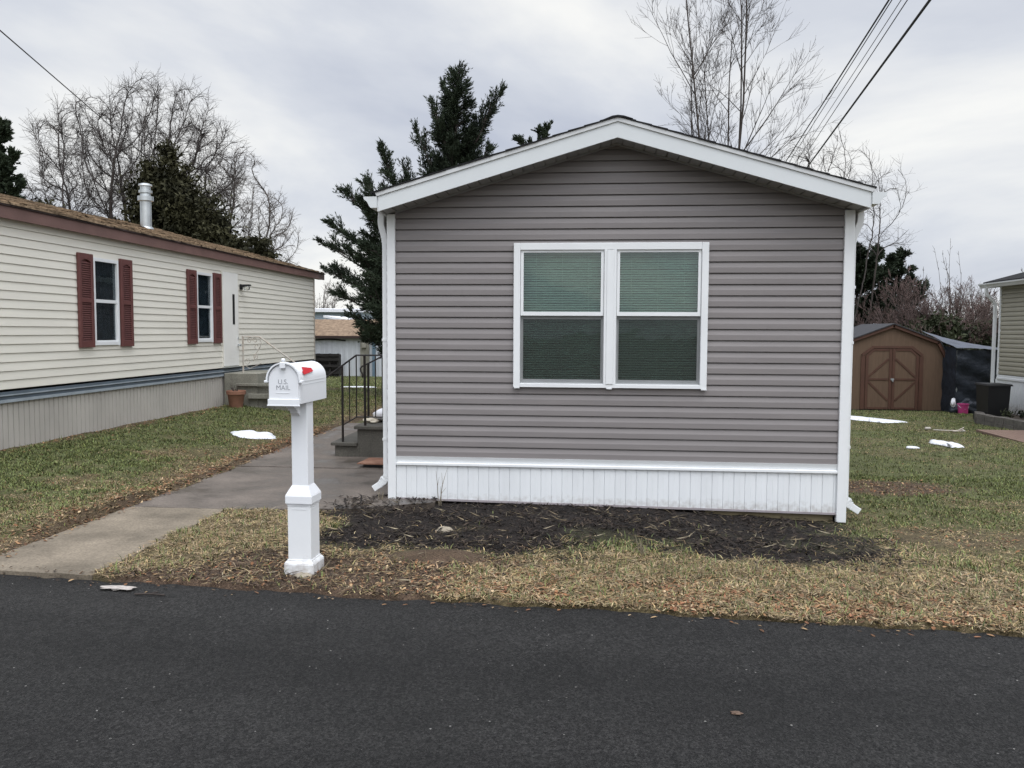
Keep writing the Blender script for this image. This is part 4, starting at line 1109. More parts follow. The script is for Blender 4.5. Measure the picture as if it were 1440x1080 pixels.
snow('snow_patch', [(5.06,13.62),(5.12,13.75),(5.24,13.72),(5.26,13.58),(5.14,13.52)], gzf, 'tiny snow lump on the right lawn, nearest to the grey home', .04, 4)
snow('snow_patch', [(-7.1,23.2),(-6.9,24.0),(-6.3,24.2),(-6.1,23.5),(-6.6,23.0)], gzf, 'thin snow patch on the far grass behind the porch railing', .05, 5)

# ================================================================== stones, litter, weeds
def stone(x, y, z, rx, ry, rz, label, seed):
    o = lumpy('stone', x, y, z, rx, ry, rz, M['soilrock'], None, seed, .22, 16, 9)
    return tag(o, label, 'stone')
stone(-1.14, 6.52, -.012, .075, .05, .035, 'pale flat stone half buried in the dark mulch', 3)
stone(-1.83, 5.15, .0, .06, .045, .025, 'small tan stone at the foot of the mailbox', 5)
o = lumpy('scrap', -2.89, 4.80, .004, .10, .036, .007, mat('pale_scrap', (.40,.36,.33), .8, .2, 20), None, 12, .5, 20, 8)
tag(o, 'flattened pale scrap lying on the asphalt edge', 'litter')
o = lumpy('fallen_leaf', .636, 3.46, .004, .024, .018, .004, mat('brown_leaf', (.13,.085,.06), .8), None, 15, .5, 12, 6)
tag(o, 'single brown leaf lying in the middle of the asphalt', 'leaf')
t = MB(); rr = random.Random(6)
t.tube([(-2.72,4.70,.0),(-2.62,4.69,.008),(-2.53,4.70,.0)], .006, 5); t.tube([(-2.64,4.69,.004),(-2.58,4.72,.012)], .004, 5)
tag(t.build('twig', M['bark_dark']), 'short dark twig lying on the road edge left of the mailbox', 'twig')
def weed(x, y, z, h, n, label, seed):
    t = MB(); rr = random.Random(seed)
    for k in range(n):
        a = rr.uniform(0, 6.28); l = h*rr.uniform(.5, 1); d = rr.uniform(.08,.35)
        p0 = (x+rr.uniform(-.02,.02), y+rr.uniform(-.02,.02), z-.02)
        p1 = (p0[0]+d*l*.4*math.cos(a), p0[1]+d*l*.4*math.sin(a), z+l*.55); p2 = (p0[0]+d*l*math.cos(a), p0[1]+d*l*math.sin(a), z+l)
        t.tube([p0,p1,p2], [.0035,.0028,.001], 4)
        if rr.random() < .6:
            t.tube([p1,(p1[0]+.25*l*math.cos(a+1),p1[1]+.25*l*math.sin(a+1),p1[2]+.3*l)], [.002,.0008], 4)
    tag(t.build('weed', M['weed']), label, 'weed', 'dry weeds in the mulch bed')
weed(-1.36, 7.56, -.02, .36, 4, 'thin dry weed stalk standing against the white skirting', 1)
weed(.40, 5.92, -.03, .17, 9, 'pale branching dry weed at the front edge of the mulch bed', 2)
weed(1.15, 5.62, -.04, .12, 5, 'short dry weed stub in the straw right of the mulch bed middle', 3)
weed(1.95, 5.75, -.05, .14, 8, 'tuft of dry stalks at the right end of the mulch bed', 4)
weed(-1.95, 7.62, -.02, .11, 7, 'dry weed tuft growing under the left downspout', 5)

# ================================================================== shed, tarp, bin and the tan home on the right
SX, SY, SD = 7.92, 22.5, 2.4
sh = thing('garden_shed', (SX, SY, -.44), 'brown barn-shaped shed with crossed double doors', 'shed')
prof = [(-1.45,-.40),(-1.45,.75),(-1.12,1.377),(0,1.80),(1.12,1.377),(1.45,.75),(1.45,-.40)]
t = MB().prism([(SX+a,SY,b) for a,b in prof],(0,SD,0)); t.build('wall', M['shed'], sh)
t = MB(); t.box(SX-1.46,SY-.012,-.5,SX+1.46,SY+SD,-.401); t.build('floor_frame', M['dark_brown'], sh)
rp = [(-1.50,.72),(-1.16,1.392),(0,1.835),(1.16,1.392),(1.50,.72)]
t = MB()
for (a, b) in zip(rp[:-1], rp[1:]):
    d = Vector((b[0]-a[0],0,b[1]-a[1])).normalized(); n = Vector((-d.z,0,d.x))*.025
    p0 = Vector((SX+a[0],SY-.10,a[1])); p1 = Vector((SX+b[0],SY-.10,b[1]))
    t.prism([p0,p1,p1+n,p0+n],(0,SD+.2,0))
t.build('roof', M['shed_roof'], sh)
t = MB()
for (a, b) in zip(rp[:-1], rp[1:]):
    d = Vector((b[0]-a[0],0,b[1]-a[1])).normalized(); n = Vector((-d.z,0,d.x))*-.075
    p0 = Vector((SX+a[0],SY-.075,a[1]-.002)); p1 = Vector((SX+b[0],SY-.075,b[1]-.002))
    t.prism([p0,p1,p1+n,p0+n],(0,.074,0))
for s in (-1,1): t.box(SX+s*1.41-.045,SY-.02,-.40,SX+s*1.41+.045,SY-.001,.75)
t.build('trim', M['shed_trim'], sh)
# door surround
t = MB(); o = SY-.028
def strip(p, q, w, yy=o, th=.026, mb=None):
    p = Vector((p[0],0,p[1])); q = Vector((q[0],0,q[1])); d = (q-p).normalized(); n = Vector((-d.z,0,d.x))*w/2
    (mb or t).prism([Vector((SX,yy,0))+v for v in (p-n, q-n, q+n, p+n)], (0, th, 0))
strip((-.735,-.40),(-.735,1.0),.10); strip((.735,-.40),(.735,1.0),.10)
strip((-.76,1.02),(-.50,1.225),.07,o-.002); strip((.76,1.02),(.50,1.225),.07,o-.002); strip((-.52,1.235),(.52,1.235),.06,o-.001)
t.build('door_surround', M['shed_trim'], sh)
for s in (-1, 1):
    f = lambda a: s*a
    t = MB(); t.prism([(SX+f(.004),SY-.018,-.39),(SX+f(.67),SY-.018,-.39),(SX+f(.67),SY-.018,1.0),(SX+f(.47),SY-.018,1.19),(SX+f(.004),SY-.018,1.19)] if s > 0 else
                  [(SX+f(.004),SY-.018,-.39),(SX+f(.004),SY-.018,1.19),(SX+f(.47),SY-.018,1.19),(SX+f(.67),SY-.018,1.0),(SX+f(.67),SY-.018,-.39)],(0,.016,0))
    dd = t.build('door', M['shed'], sh)
    t = MB(); yy = SY-.034
    strip((f(.04),-.39),(f(.04),1.19),.07,yy,.015); strip((f(.635),-.39),(f(.635),1.0),.07,yy+.001,.015)
    strip((f(.62),.395),(f(.09),.395),.05,yy+.002,.013); strip((f(.625),.43),(f(.09),.93),.05,yy+.003,.012); strip((f(.625),.36),(f(.09),-.16),.05,yy+.004,.011)
    strip((f(.09),1.165),(f(.47),1.165),.05,yy+.002,.013); strip((f(.45),1.18),(f(.66),.98),.05,yy+.005,.010); strip((f(.09),-.365),(f(.59),-.365),.05,yy+.002,.013)
    t.build('brace', M['shed_trim'], dd)
t = MB(); t.box(SX-.03,SY-.05,.37,SX+.05,SY-.0345,.42); t.lathe([(.018,.33),(.018,.365)],SX+.02,SY-.052,10); t.build('latch', M['metal'], sh)

tp = thing('tarp_shelter', (9.9, 22.6, -.42), 'dark navy tarp draped over a lean-to between the shed and the tan home', 'tarp')
def drape(name, gridfn, nu, nv, m, amp, seed):
    V = []; 
    for i in range(nu+1):
        for j in range(nv+1):
            p = Vector(gridfn(i/nu, j/nv)); d = amp*(float(fbm(i*.35, j*.22, 1, seed))-.5)*2 + amp*.6*math.sin(j*1.3+i*.4)
            V.append((p.x + d*.3, p.y + d, p.z + d*.25))
    Fc = [(i*(nv+1)+j, (i+1)*(nv+1)+j, (i+1)*(nv+1)+j+1, i*(nv+1)+j+1) for i in range(nu) for j in range(nv)]
    return mesh_obj(name, V, Fc, m, tp, smooth=True)
lp = lambda a, b, t: a+(b-a)*t
drape('front_sheet', lambda u,v: (lp(9.32,10.9,u), 21.95+.08*(1-v), lp(-.45, lp(1.20,1.18,u), v)), 22, 16, M['tarp'], .045, 3)
drape('side_sheet', lambda u,v: (lp(9.30,8.98,u), lp(21.95,23.6,u), lp(-.45, lp(1.22,1.42,u), v)), 14, 16, M['tarp'], .04, 5)
drape('top_sheet', lambda u,v: (lp(9.28,10.95,u) - .30*v*(1-u), lp(21.9,23.4,v), lp(1.235,1.19,u) + v*(.44-.44*u**.8)), 20, 10, M['tarp_pale'], .07, 8)
for (x, yy, z) in ((9.36,22.05,1.17),(10.85,22.05,1.14),(9.1,23.5,1.5),(10.85,23.4,1.1)):
    t = MB(); t.tube([(x,yy,-.45),(x,yy,z)], .03, 6); t.build('pole', M['metal'], tp)
lumpy('loose_fold', 9.62, 21.86, -.30, .42, .12, .18, M['tarp'], tp, 21, .35)
pk = thing('bucket', (9.42, 21.75, -.44), 'pink plastic bucket on the grass in front of the navy tarp', 'bucket')
t = MB(); t.lathe([(.105,-.44),(.13,-.18),(.14,-.175),(.138,-.16),(.12,-.165),(.10,-.40)], 9.40, 21.70, 18, cap1=True); f = t.build('tub', M['pink'], pk, smooth=True); smooth_by_angle(f, 40)
t = MB(); t.tube([(9.27,21.70,-.18),(9.30,21.62,-.25),(9.40,21.58,-.29),(9.50,21.62,-.25),(9.53,21.70,-.18)], .006, 5); t.build('handle', M['metal'], pk)
o = lumpy('white_bag', 9.22, 21.85, -.16, .06, .06, .11, M['bag_white'], None, 33, .3); tag(o, 'small white bag hanging between the shed wall and the navy tarp', 'bag')

tn = thing('mobile_home', (9.45, 17.5, -.2), 'tan sided mobile home with a white gutter at the right edge', 'mobile home')
TX, TY0, TY1, TB = 9.45, 9.0, 20.12, 13.4
siding(lambda u,o,z: (TX-o, -u, z), -TY1+.06, -TY0, .66, 2.70, TANP, first=.02-.1016).build('siding', M['tan_siding'], tn)
t = MB(); t.box(TX+.03,TY0,-.3,TB,TY1-.02,2.70); t.prism([(TX,TY1,2.7),(TB,TY1,2.7),((TX+TB)/2,TY1,3.3)],(0,TY0-TY1,0)); t.build('wall', M['tan_siding'], tn)
t = MB(); t.cbox(TX-.022,TY1-.06,.66,TX+.03,TY1+.01,2.70,.004); t.build('corner_trim', M['white'], tn)
vs = []; fs = []; yy = TY0; k = 0
while yy < TY1:
    for dy, o in ((0,.0),(.006,.010),(.094,.010)): vs += [(TX-o, yy+dy, -.36), (TX-o, yy+dy, .555)]
    yy += .1
for i in range(1, len(vs)//2): fs.append((2*i-2, 2*i-1, 2*i+1, 2*i))
MB().add(vs, fs).build('skirting', M['white_skirt'], tn)
t = MB(); t.cbox(TX-.032,TY0,.556,TX-.001,TY1,.60,.004); t.cbox(TX-.018,TY0,.6005,TX-.001,TY1,.659,.003); t.build('skirting_cap', M['white'], tn)
t = MB(); t.prism([(TX-.22,TY0-.2,2.80),((TX+TB)/2,TY0-.2,3.40),((TX+TB)/2,TY0-.2,3.36),(TX-.22,TY0-.2,2.765)],(0,TY1-TY0+.6,0)); t.prism([(TB+.22,TY0-.2,2.80),(TB+.22,TY0-.2,2.765),((TX+TB)/2,TY0-.2,3.36),((TX+TB)/2,TY0-.2,3.40)],(0,TY1-TY0+.6,0)); t.build('roof', M['dark_shingle'], tn)
t = MB(); t.box(TX-.205,TY0-.2,2.672,TX-.19,TY1+.38,2.764); t.box(TX-.1895,TY0-.2,2.672,TX-.001,TY1+.36,2.684); t.box(TX-.19,TY1+.34,2.685,TX+.4,TY1+.36,2.80); t.build('eave_board', M['soffit'], tn)
t = MB(); xg, zt, s = TX-.2055, 2.762, -1
sec2 = [(xg,zt),(xg,zt-.10),(xg+s*.060,zt-.10),(xg+s*.09,zt-.05),(xg+s*.12,zt-.03),(xg+s*.124,zt),(xg+s*.116,zt),(xg+s*.11,zt-.024),(xg+s*.08,zt-.045),(xg+s*.055,zt-.094),(xg+s*.006,zt-.094),(xg+s*.006,zt)]
t.prism([(a,TY0-.2,b) for a,b in sec2],(0,TY1-TY0+.62,0)); t.prism([(a,TY1+.421,b) for a,b in sec2[:6]],(0,.003,0)); t.build('gutter', M['white'], tn)
t = MB(); t.sweep(arc([(TX-.27,TY1+.12,2.66),(TX-.265,TY1+.12,2.52),(TX-.065,TY1+.12,2.30),(TX-.055,TY1+.12,2.0),(TX-.055,TY1+.12,.2),(TX-.055,TY1+.12,-.2)]), sec); t.build('downspout', M['white'], tn)

bn = thing('wheelie_bin', (8.9, 18.95, -.2), 'black lidded wheeled bin standing by the tan home corner', 'bin')
t = MB(); 
def taper(mb, x0,y0,x1,y1,z0, X0,Y0,X1,Y1,z1):
    mb.add([(x0,y0,z0),(x1,y0,z0),(x1,y1,z0),(x0,y1,z0),(X0,Y0,z1),(X1,Y0,z1),(X1,Y1,z1),(X0,Y1,z1)],[(0,3,2,1),(4,5,6,7),(0,1,5,4),(1,2,6,5),(2,3,7,6),(3,0,4,7)])
taper(t, 8.635,18.74,9.045,19.24,-.33, 8.61,18.70,9.07,19.28,.475); t.build('body', M['bin'], bn)
t = MB(); taper(t, 8.585,18.66,9.10,19.30,.4755, 8.60,18.68,9.085,19.28,.515); t.box(8.66,19.30,.47,9.02,19.36,.50); t.build('lid', M['bin'], bn)
for x in (8.63, 9.05):
    t = MB(); t.tube([(x-.03,19.25,-.24),(x+.03,19.25,-.24)], .10, 14); t.build('wheel', M['black'], bn)

rwall = thing('stone_border', (8.7, 17.2, -.27), 'low grey block border edging the raised bed along the tan home', 'garden border')
t = MB(); rr = random.Random(12)
path = [(9.35,19.45),(8.62,19.1),(8.42,18.6),(8.50,17.6),(8.62,16.6),(8.68,15.2)]
for row in range(2):
    for a, b in zip(path[:-1], path[1:]):
        a = Vector(a); b = Vector(b); L = (b-a).length; n = max(1, round(L/.30))
        for i in range(n):
            p = a.lerp(b,(i+.04+(.0 if row else .0))/n); q = a.lerp(b,(i+.96)/n); d = (q-p).normalized(); w = Vector((-d.y,d.x))*.09
            j = rr.uniform(-.012,.012); z0 = -.36+row*.125; z1 = z0+.118+rr.uniform(-.006,.006)
            c = [p-w, q-w, q+w, p+w]
            t.prism([(v.x+j, v.y+j, z0) for v in c],(0,0,z1-z0))
t.build('blocks', M['stone'], rwall)
V = [(8.62,19.05,-.17),(9.44,19.4,-.17),(9.44,15.2,-.17),(8.72,15.2,-.17),(8.56,17.6,-.17)]
t = MB().prism([(a,b,-.40) for a,b,c in V],(0,0,.22)); t.build('bed_soil', mat('bed_soil', (.07,.055,.042), .95, .4, 9, .7, 40, .012), rwall)
def leafy(name, pts, size, seed, m, parent=None):
    """leaf quads around sample points"""
    pts = np.asarray(pts, float); n = len(pts); r = np.random.default_rng(seed)
    d = r.normal(size=(n,3)); d /= np.linalg.norm(d,axis=1)[:,None]
    e = np.cross(d, r.normal(size=(n,3))); e /= np.linalg.norm(e,axis=1)[:,None]
    s = r.uniform(size[0], size[1], (n,1)); 
    V = np.stack([pts-d*s, pts+e*s*.42, pts+d*s, pts-e*s*.42],1).reshape(-1,3)
    return np_mesh(name, V, np.arange(n*4).reshape(n,4), m, parent)
r0 = np.random.default_rng(5)
for (x, yy, lab) in ((8.86,18.35,'small dark plant in the block-edged bed, left of the two in front of the bin'),(9.12,18.3,'small dark plant in the block-edged bed against the white skirting')):
    pl = thing('bedding_plant', (x,yy,-.18), lab, 'plant', 'small dark plants in the block-edged bed')
    leafy('foliage', r0.normal(size=(90,3))*np.array([.055,.055,.045])+np.array([x,yy,-.09]), (.02,.045), 6, M['bush'], pl)
    t = MB(); t.tube([(x,yy,-.2),(x,yy,-.08)], .006, 4); t.build('stem', M['bark_dark'], pl)
dk_ = thing('deck_slab', (8.0, 15.6, -.27), 'flat brown wooden platform lying on the right lawn', 'platform')
z = -.245
t = MB(); 
for i in range(12):
    xa = 7.42 + i*.125
    t.prism([(xa,14.78,z-.04),(xa+.119,14.78,z-.04),(xa+.119,16.55,z-.03),(xa,16.55,z-.03)],(0,0,.04))
t.build('planks', M['deck'], dk_)
t = MB(); t.box(7.44,14.80,-.36,8.9,14.86,z-.042); t.box(7.44,16.4,-.36,8.9,16.46,z-.042); t.box(7.445,14.9,-.36,7.5,16.35,z-.042); t.build('joist', M['dark_brown'], dk_)
t = MB(); z = float(base_z(7.1,16.6))
t.tube([(6.72,16.75,z+.02),(6.90,16.62,z+.025),(7.1,16.58,z+.03),(7.22,16.6,z+.09)], .012, 5); t.tube([(7.0,16.55,z+.02),(7.25,16.62,z+.02),(7.3,16.9,z+.03)], .014, 5); t.tube([(6.62,16.9,z+.03),(6.72,16.9,z+.03)], .03, 6)
tag(t.build('fallen_branch', M['white_iron']), 'pale broken branch lying on the grass left of the wooden platform', 'branch')

# ================================================================== dull white trailer far behind
BY = 42.0
bt = thing('mobile_home', (-13, BY, -.7), 'dull white metal trailer with a low brown roof, far behind the porch railings', 'mobile home')
vs = []; x = -24.0; pat = []
while x < -8.0: pat += [(x,0),(x+.02,.02),(x+.15,.02),(x+.17,0)]; x += .30
for (a, o) in pat: vs += [(a, BY-o, -1.0), (a, BY-o, 1.28)]
MB().add(vs, [(2*i-2, 2*i, 2*i+1, 2*i-1) for i in range(1, len(pat))]).build('wall', M['trailer_white'], bt)
t = MB(); t.prism([(-24.2,BY-.25,1.33),(-24.2,BY+2.2,2.20),(-24.2,BY+4.6,1.33),(-24.2,BY+4.6,1.25),(-24.2,BY-.25,1.25)],(16.0-2.9,0,0)); t.build('roof', mat('brown_low_roof', (.17,.115,.075), .9, .25, 5, col2=(.25,.18,.12)), bt)
t = MB(); t.box(-24.2,BY-.29,1.20,-11.1,BY-.251,1.315); t.build('fascia', M['dark_brown'], bt)
t = MB(); t.box(-11.08,BY-.16,-.9,-10.92,BY-.03,1.30); t.build('corner_post', mat('blue_post', (.10,.15,.19), .6), bt)
t = MB(); t.tube([(-24+i*.5, BY-.06, .98+.16*abs(math.sin(i*.52))) for i in range(24)], .03, 5); t.build('cable', M['cable'], bt)
t = MB(); t.box(-11.72,BY-.10,-.75,-11.25,BY-.03,1.05); t.cbox(-11.62,BY-.25,.72,-11.40,BY-.10,.95,.02); t.build('meter_cabinet', M['conc_old'], bt)
t = MB(); t.box(-24,BY+.1,-1.1,-8.1,BY+4,1.2); t.build('interior', M['trailer_white'], bt)
rk = thing('rack', (-13.6, 41.4, -.7), 'dark slatted wooden rack standing against the dull white trailer', 'rack')
t = MB()
for x in (-14.4,-13.75,-13.15,-12.72): t.box(x-.05,41.30,-.75,x+.05,41.42,.42)
t.build('upright', M['lattice'], rk)
t = MB()
for z in (-.55,-.2,.12,.36): t.box(-14.45,41.24,z-.07,-12.67,41.295,z+.05)
t.build('slat', M['lattice'], rk)
t = MB(); t.box(-14.45,41.45,-.72,-12.68,41.7,.38); t.build('crate', M['lattice'], rk)
w2 = thing('mobile_home', (-20, 60, -.8), 'farther trailer with snow-white roof edges showing above the low brown roof', 'mobile home')
t = MB(); t.box(-34,60.1,-1.5,-16.6,64,2.95); t.build('wall', mat('pale_blue_wall', (.30,.36,.42), .6, .08, 2), w2)
t = MB(); t.cbox(-34.2,59.7,2.95,-16.4,64.3,3.22,.05); t.build('roof', M['snow'], w2)
w3 = thing('carport', (-16.5, 55, -.8), 'white sloping canopy roof on posts beside the farther trailer', 'canopy')
t = MB(); t.prism([(-17.6,54,2.60),(-14.3,54,2.05),(-14.3,54,1.93),(-17.6,54,2.46)],(0,5,0)); t.build('roof', M['snow'], w3)
t = MB()
for x in (-17.5,-14.5):
    for yy in (54.1, 58.8): t.box(x-.05,yy-.05,-1.6,x+.05,yy+.05,2.0 if x > -16 else 2.45)
t.box(-17.5,54.15,.2,-14.6,54.25,2.0); t.build('frame', M['trailer_white'], w3)

# ================================================================== trees
def tubes(P, Rr, n):
    """P (N,K,3) polylines, Rr (N,K) radii -> V, F"""
    N, K, _ = P.shape
    T = np.gradient(P, axis=1); T /= np.linalg.norm(T, axis=2, keepdims=True)+1e-9
    up = np.where(np.abs(T[...,2:3]) < .9, np.array([0,0,1.]), np.array([1.,0,0]))
    A = np.cross(T, up); A /= np.linalg.norm(A, axis=2, keepdims=True)+1e-9
    B = np.cross(A, T)
    t = np.arange(n)*2*np.pi/n
    V = P[:,:,None,:] + (A[:,:,None,:]*np.cos(t)[:,None] + B[:,:,None,:]*np.sin(t)[:,None])*Rr[:,:,None,None]
    I = np.arange(N*K*n).reshape(N, K, n)
    a = I[:,:-1,:]; b = np.roll(I,-1,2)[:,:-1,:]; c = np.roll(I,-1,2)[:,1:,:]; d = I[:,1:,:]
    return V.reshape(-1,3), np.stack([a,b,c,d],-1).reshape(-1,4)

def grow(base, dirs, L, rad, K, r, wob, trop):
    N = len(base); P = np.zeros((N,K,3)); P[:,0] = base; d = dirs.copy(); st = (L/(K-1))[:,None]
    for k in range(1, K):
        d = d + r.normal(0, wob, (N,3)); d[:,2] += trop; d /= np.linalg.norm(d,axis=1,keepdims=True)
        P[:,k] = P[:,k-1] + d*st
    return P

def bare_tree(name, label, bases, H, r0, stems, counts, seed, mt, mc, group=None, spread=.25, ratio=.55, ang=(.45,.95), wob=.10, trop=.06, tmin=.25, stuff=False, minr=.004, cat='tree', lean=(0,0)):
    r = np.random.default_rng(seed); bases = np.atleast_2d(np.asarray(bases, float))
    base = np.repeat(bases, stems, 0); N = len(base)
    d = np.zeros((N,3)); d[:,:2] = r.normal(0, spread, (N,2)) + np.array(lean); d[:,2] = 1; d /= np.linalg.norm(d,axis=1,keepdims=True)
    base = base + np.concatenate([r.normal(0, r0*.6, (N,2)), np.zeros((N,1))], 1)
    L = H*.62*r.uniform(.75,1.1,N); rad = r0*r.uniform(.7,1.05,N)/(stems**.35)
    Ks = [9,7,6,5,4,4]; sd = [8,6,4,3,3,3]
    VV = [[],[]]; FF = [[],[]]; offs = [0,0]
    for lv in range(len(counts)+1):
        K = Ks[lv]
        P = grow(base, d, L, rad, K, r, wob*(1 if lv else .6), trop*(1 if lv < 2 else .8))
        tt = np.linspace(0,1,K)
        Rr = np.maximum(rad[:,None]*(1-.72*tt), minr*.6)
        V, F = tubes(P, Rr, sd[lv]); w = 0 if lv < 2 else 1
        VV[w].append(V); FF[w].append(F+offs[w]); offs[w] += len(V)
        if lv == len(counts): break
        c = counts[lv]; n = len(base)
        t = np.sort(r.uniform(tmin,1.0,(n,c)),1); t[:,-1] = .98
        ti = t*(K-1); i0 = np.minimum(ti.astype(int), K-2); f = (ti-i0)[...,None]; row = np.arange(n)[:,None]
        p0 = P[row,i0]; p1 = P[row,i0+1]; pos = p0*(1-f)+p1*f; tan = p1-p0; tan /= np.linalg.norm(tan,axis=2,keepdims=True)+1e-9
        q = r.normal(size=(n,c,3)); q -= tan*np.sum(q*tan,2,keepdims=True); q /= np.linalg.norm(q,axis=2,keepdims=True)+1e-9
        al = r.uniform(ang[0],ang[1],(n,c,1))*np.where(t[...,None] > .93, .45, 1)
        nd = tan*np.cos(al)+q*np.sin(al)
        Ln = L[:,None]*(ratio[lv] if isinstance(ratio, tuple) else ratio)*r.uniform(.6,1.15,(n,c))*(1.12-.5*t)
        rn = np.maximum(rad[:,None]*(1-.72*t)*r.uniform(.45,.7,(n,c)), minr)
        base = pos.reshape(-1,3); d = nd.reshape(-1,3); L = Ln.reshape(-1); rad = rn.reshape(-1)
    if stuff:
        V = np.concatenate(VV[0]+VV[1]); F = np.concatenate(FF[0]+[f+offs[0] for f in FF[1]])
        return tag(np_mesh(name, V, F, mc), label, cat, kind='stuff')
    b = bases.mean(0)
    th = thing(name, tuple(b), label, cat, group)
    np_mesh('trunk', np.concatenate(VV[0]), np.concatenate(FF[0]), mt, th, smooth=True)
    np_mesh('crown', np.concatenate(VV[1]), np.concatenate(FF[1]), mc, th)
    return th

def crown_tree(name, label, base, blobs, seed, mt, mc, r_tip=.008, step=.30, natt=1500, kill=.55, infl=3.2, up=.10, twl=(.35,.8), twn=3, stems=1, spread=.3, fork=2.0, group=None, pexp=2.15, cat='tree'):
    """branches grow towards points filling a crown outline, so limbs fork and fill it evenly; fine twigs on the young wood"""
    r = np.random.default_rng(seed); base = np.array(base, float)
    vol = np.array([b[3]*b[4]*b[5] for b in blobs]); A = []
    for b, w in zip(blobs, vol/vol.sum()):
        n = int(natt*w); d = r.normal(size=(n,3)); d /= np.linalg.norm(d,axis=1,keepdims=True)
        A.append(np.array(b[:3]) + d*(r.random((n,1))**(1/2.4))*np.array(b[3:6]))
    A = np.concatenate(A)
    P = []; par = []
    for k in range(stems):          # leaders up to the fork height
        d = np.array([*(r.normal(0, spread, 2)), 1.0]); d /= np.linalg.norm(d); p = base + np.array([*(r.normal(0,.12,2)),0])*(stems > 1); last = -1
        for q in range(max(2, int(fork/step))):
            P.append(p); par.append(last); last = len(P)-1
            d = d + r.normal(0,.05,3)*np.array([1,1,0]); d /= np.linalg.norm(d); p = p + d*step
    P = [np.array(p) for p in P]
    N = np.array(P); D = np.linalg.norm(A[:,None]-N[None],axis=2); near = D.argmin(1); nd = D.min(1); alive = np.ones(len(A), bool)
    for it in range(160):
        act = alive & (nd < infl if it > 25 else alive)
        if not act.any(): break
        ids = near[act]; v = A[act]-N[ids]; v /= np.linalg.norm(v,axis=1,keepdims=True)+1e-9
        acc = np.zeros((len(N),3)); np.add.at(acc, ids, v); u = np.unique(ids)
        d = acc[u]; d /= np.linalg.norm(d,axis=1,keepdims=True)+1e-9
        pr_ = np.array([par[i] for i in u]); pd = np.where((pr_ >= 0)[:,None], N[u]-N[np.maximum(pr_,0)], np.array([0,0,1.])); pd /= np.linalg.norm(pd,axis=1,keepdims=True)+1e-9
        d = d*.60 + pd*.75 + np.array([0,0,up]) + r.normal(0,.06,d.shape); d /= np.linalg.norm(d,axis=1,keepdims=True)
        new = N[u]+d*step*r.uniform(.8,1.15,(len(u),1)); i0 = len(N)
        N = np.concatenate([N,new]); par += list(u)
        Dn = np.linalg.norm(A[:,None]-new[None],axis=2); m = Dn.min(1); j = Dn.argmin(1)
        better = m < nd; near[better] = i0+j[better]; nd[better] = m[better]
        alive &= nd > kill
        if len(N) > 9000: break
    par = np.array(par); n = len(N); rad = np.zeros(n); cnt = np.zeros(n)
    for i in range(n-1,-1,-1):
        if cnt[i] == 0: rad[i] = r_tip**pexp
        if par[i] >= 0: rad[par[i]] += rad[i]; cnt[par[i]] += 1
    rad = rad**(1/pexp)
    ch = np.where(par >= 0)[0]
    a = N[par[ch]]; b = N[ch]; m = (a+b)/2 + r.normal(0,.014,a.shape)*step/.3
    Pl = np.stack([a,m,b],1); Rl = np.stack([rad[par[ch]]*.5+rad[ch]*.5, rad[ch], rad[ch]],1)
    big = Rl[:,1] > r_tip*3.2
    th = thing(name, tuple(base), label, cat, group)
    V, F = tubes(Pl[big], Rl[big], 6); np_mesh('trunk', V, F, mt, th, smooth=True)
    V1, F1 = tubes(Pl[~big], Rl[~big], 4)
    # twigs
    q = np.repeat(ch[rad[ch] < r_tip*3.0], twn); k = len(q)
    pd = N[q]-N[par[q]]; pd /= np.linalg.norm(pd,axis=1,keepdims=True)+1e-9
    d = pd*.7 + r.normal(0,.62,(k,3)) + np.array([0,0,up*1.5]); d /= np.linalg.norm(d,axis=1,keepdims=True)
    L = r.uniform(*twl,k); tp_ = grow(N[q]-pd*r.random((k,1))*step, d, L, None, 4, r, .16, up*.4)
    V2, F2 = tubes(tp_, np.linspace(1,.45,4)[None]*np.full((k,1), r_tip*.62), 3)
    sel = r.integers(0,k,k); tt = r.random(k)
    b0 = tp_[sel,1]*(1-tt[:,None])+tp_[sel,2]*tt[:,None]; d2 = (tp_[sel,2]-tp_[sel,1]); d2 /= np.linalg.norm(d2,axis=1,keepdims=True); d2 = d2*.7+r.normal(0,.5,(k,3)); d2 /= np.linalg.norm(d2,axis=1,keepdims=True)
    t3 = grow(b0, d2, L[sel]*.6, None, 3, r, .12, up*.4); V3, F3 = tubes(t3, np.linspace(1,.5,3)[None]*np.full((k,1), r_tip*.48), 3)
    np_mesh('crown', np.concatenate([V1,V2,V3]), np.concatenate([F1,F2+len(V1),F3+len(V1)+len(V2)]), mc, th)
    return th

crown_tree('bare_tree', 'broad leafless tree with a wide rounded crown above the cream home roof', (-20.6,36,-.3), [(-22.2,36,9.4,3.0,2.4,2.6),(-19.2,36,10.2,3.0,2.4,2.5),(-23.6,36,7.6,2.0,2,1.8),(-17.4,36,8.6,2.2,2,2.4),(-20.8,36,8.2,3.6,2.6,2.6)], 21, M['bark_dark'], M['twig_dark'], r_tip=.0125, step=.34, natt=3000, kill=.46, fork=4.6, stems=7, spread=.18, twl=(.35,.9), twn=5, up=.07)
crown_tree('bare_tree', 'smaller leafless tree with a rounded crown right of the dark ivy-covered tree', (-17.3,40,-.4), [(-17.6,40,8.4,1.7,1.6,2.2),(-16.2,40,6.6,1.9,1.6,1.9),(-15.6,40,5.2,1.5,1.3,1.4)], 25, M['bark'], M['twig'], r_tip=.014, step=.32, natt=1100, kill=.45, fork=3.0, stems=4, spread=.2, twl=(.3,.7), twn=4, up=.05)
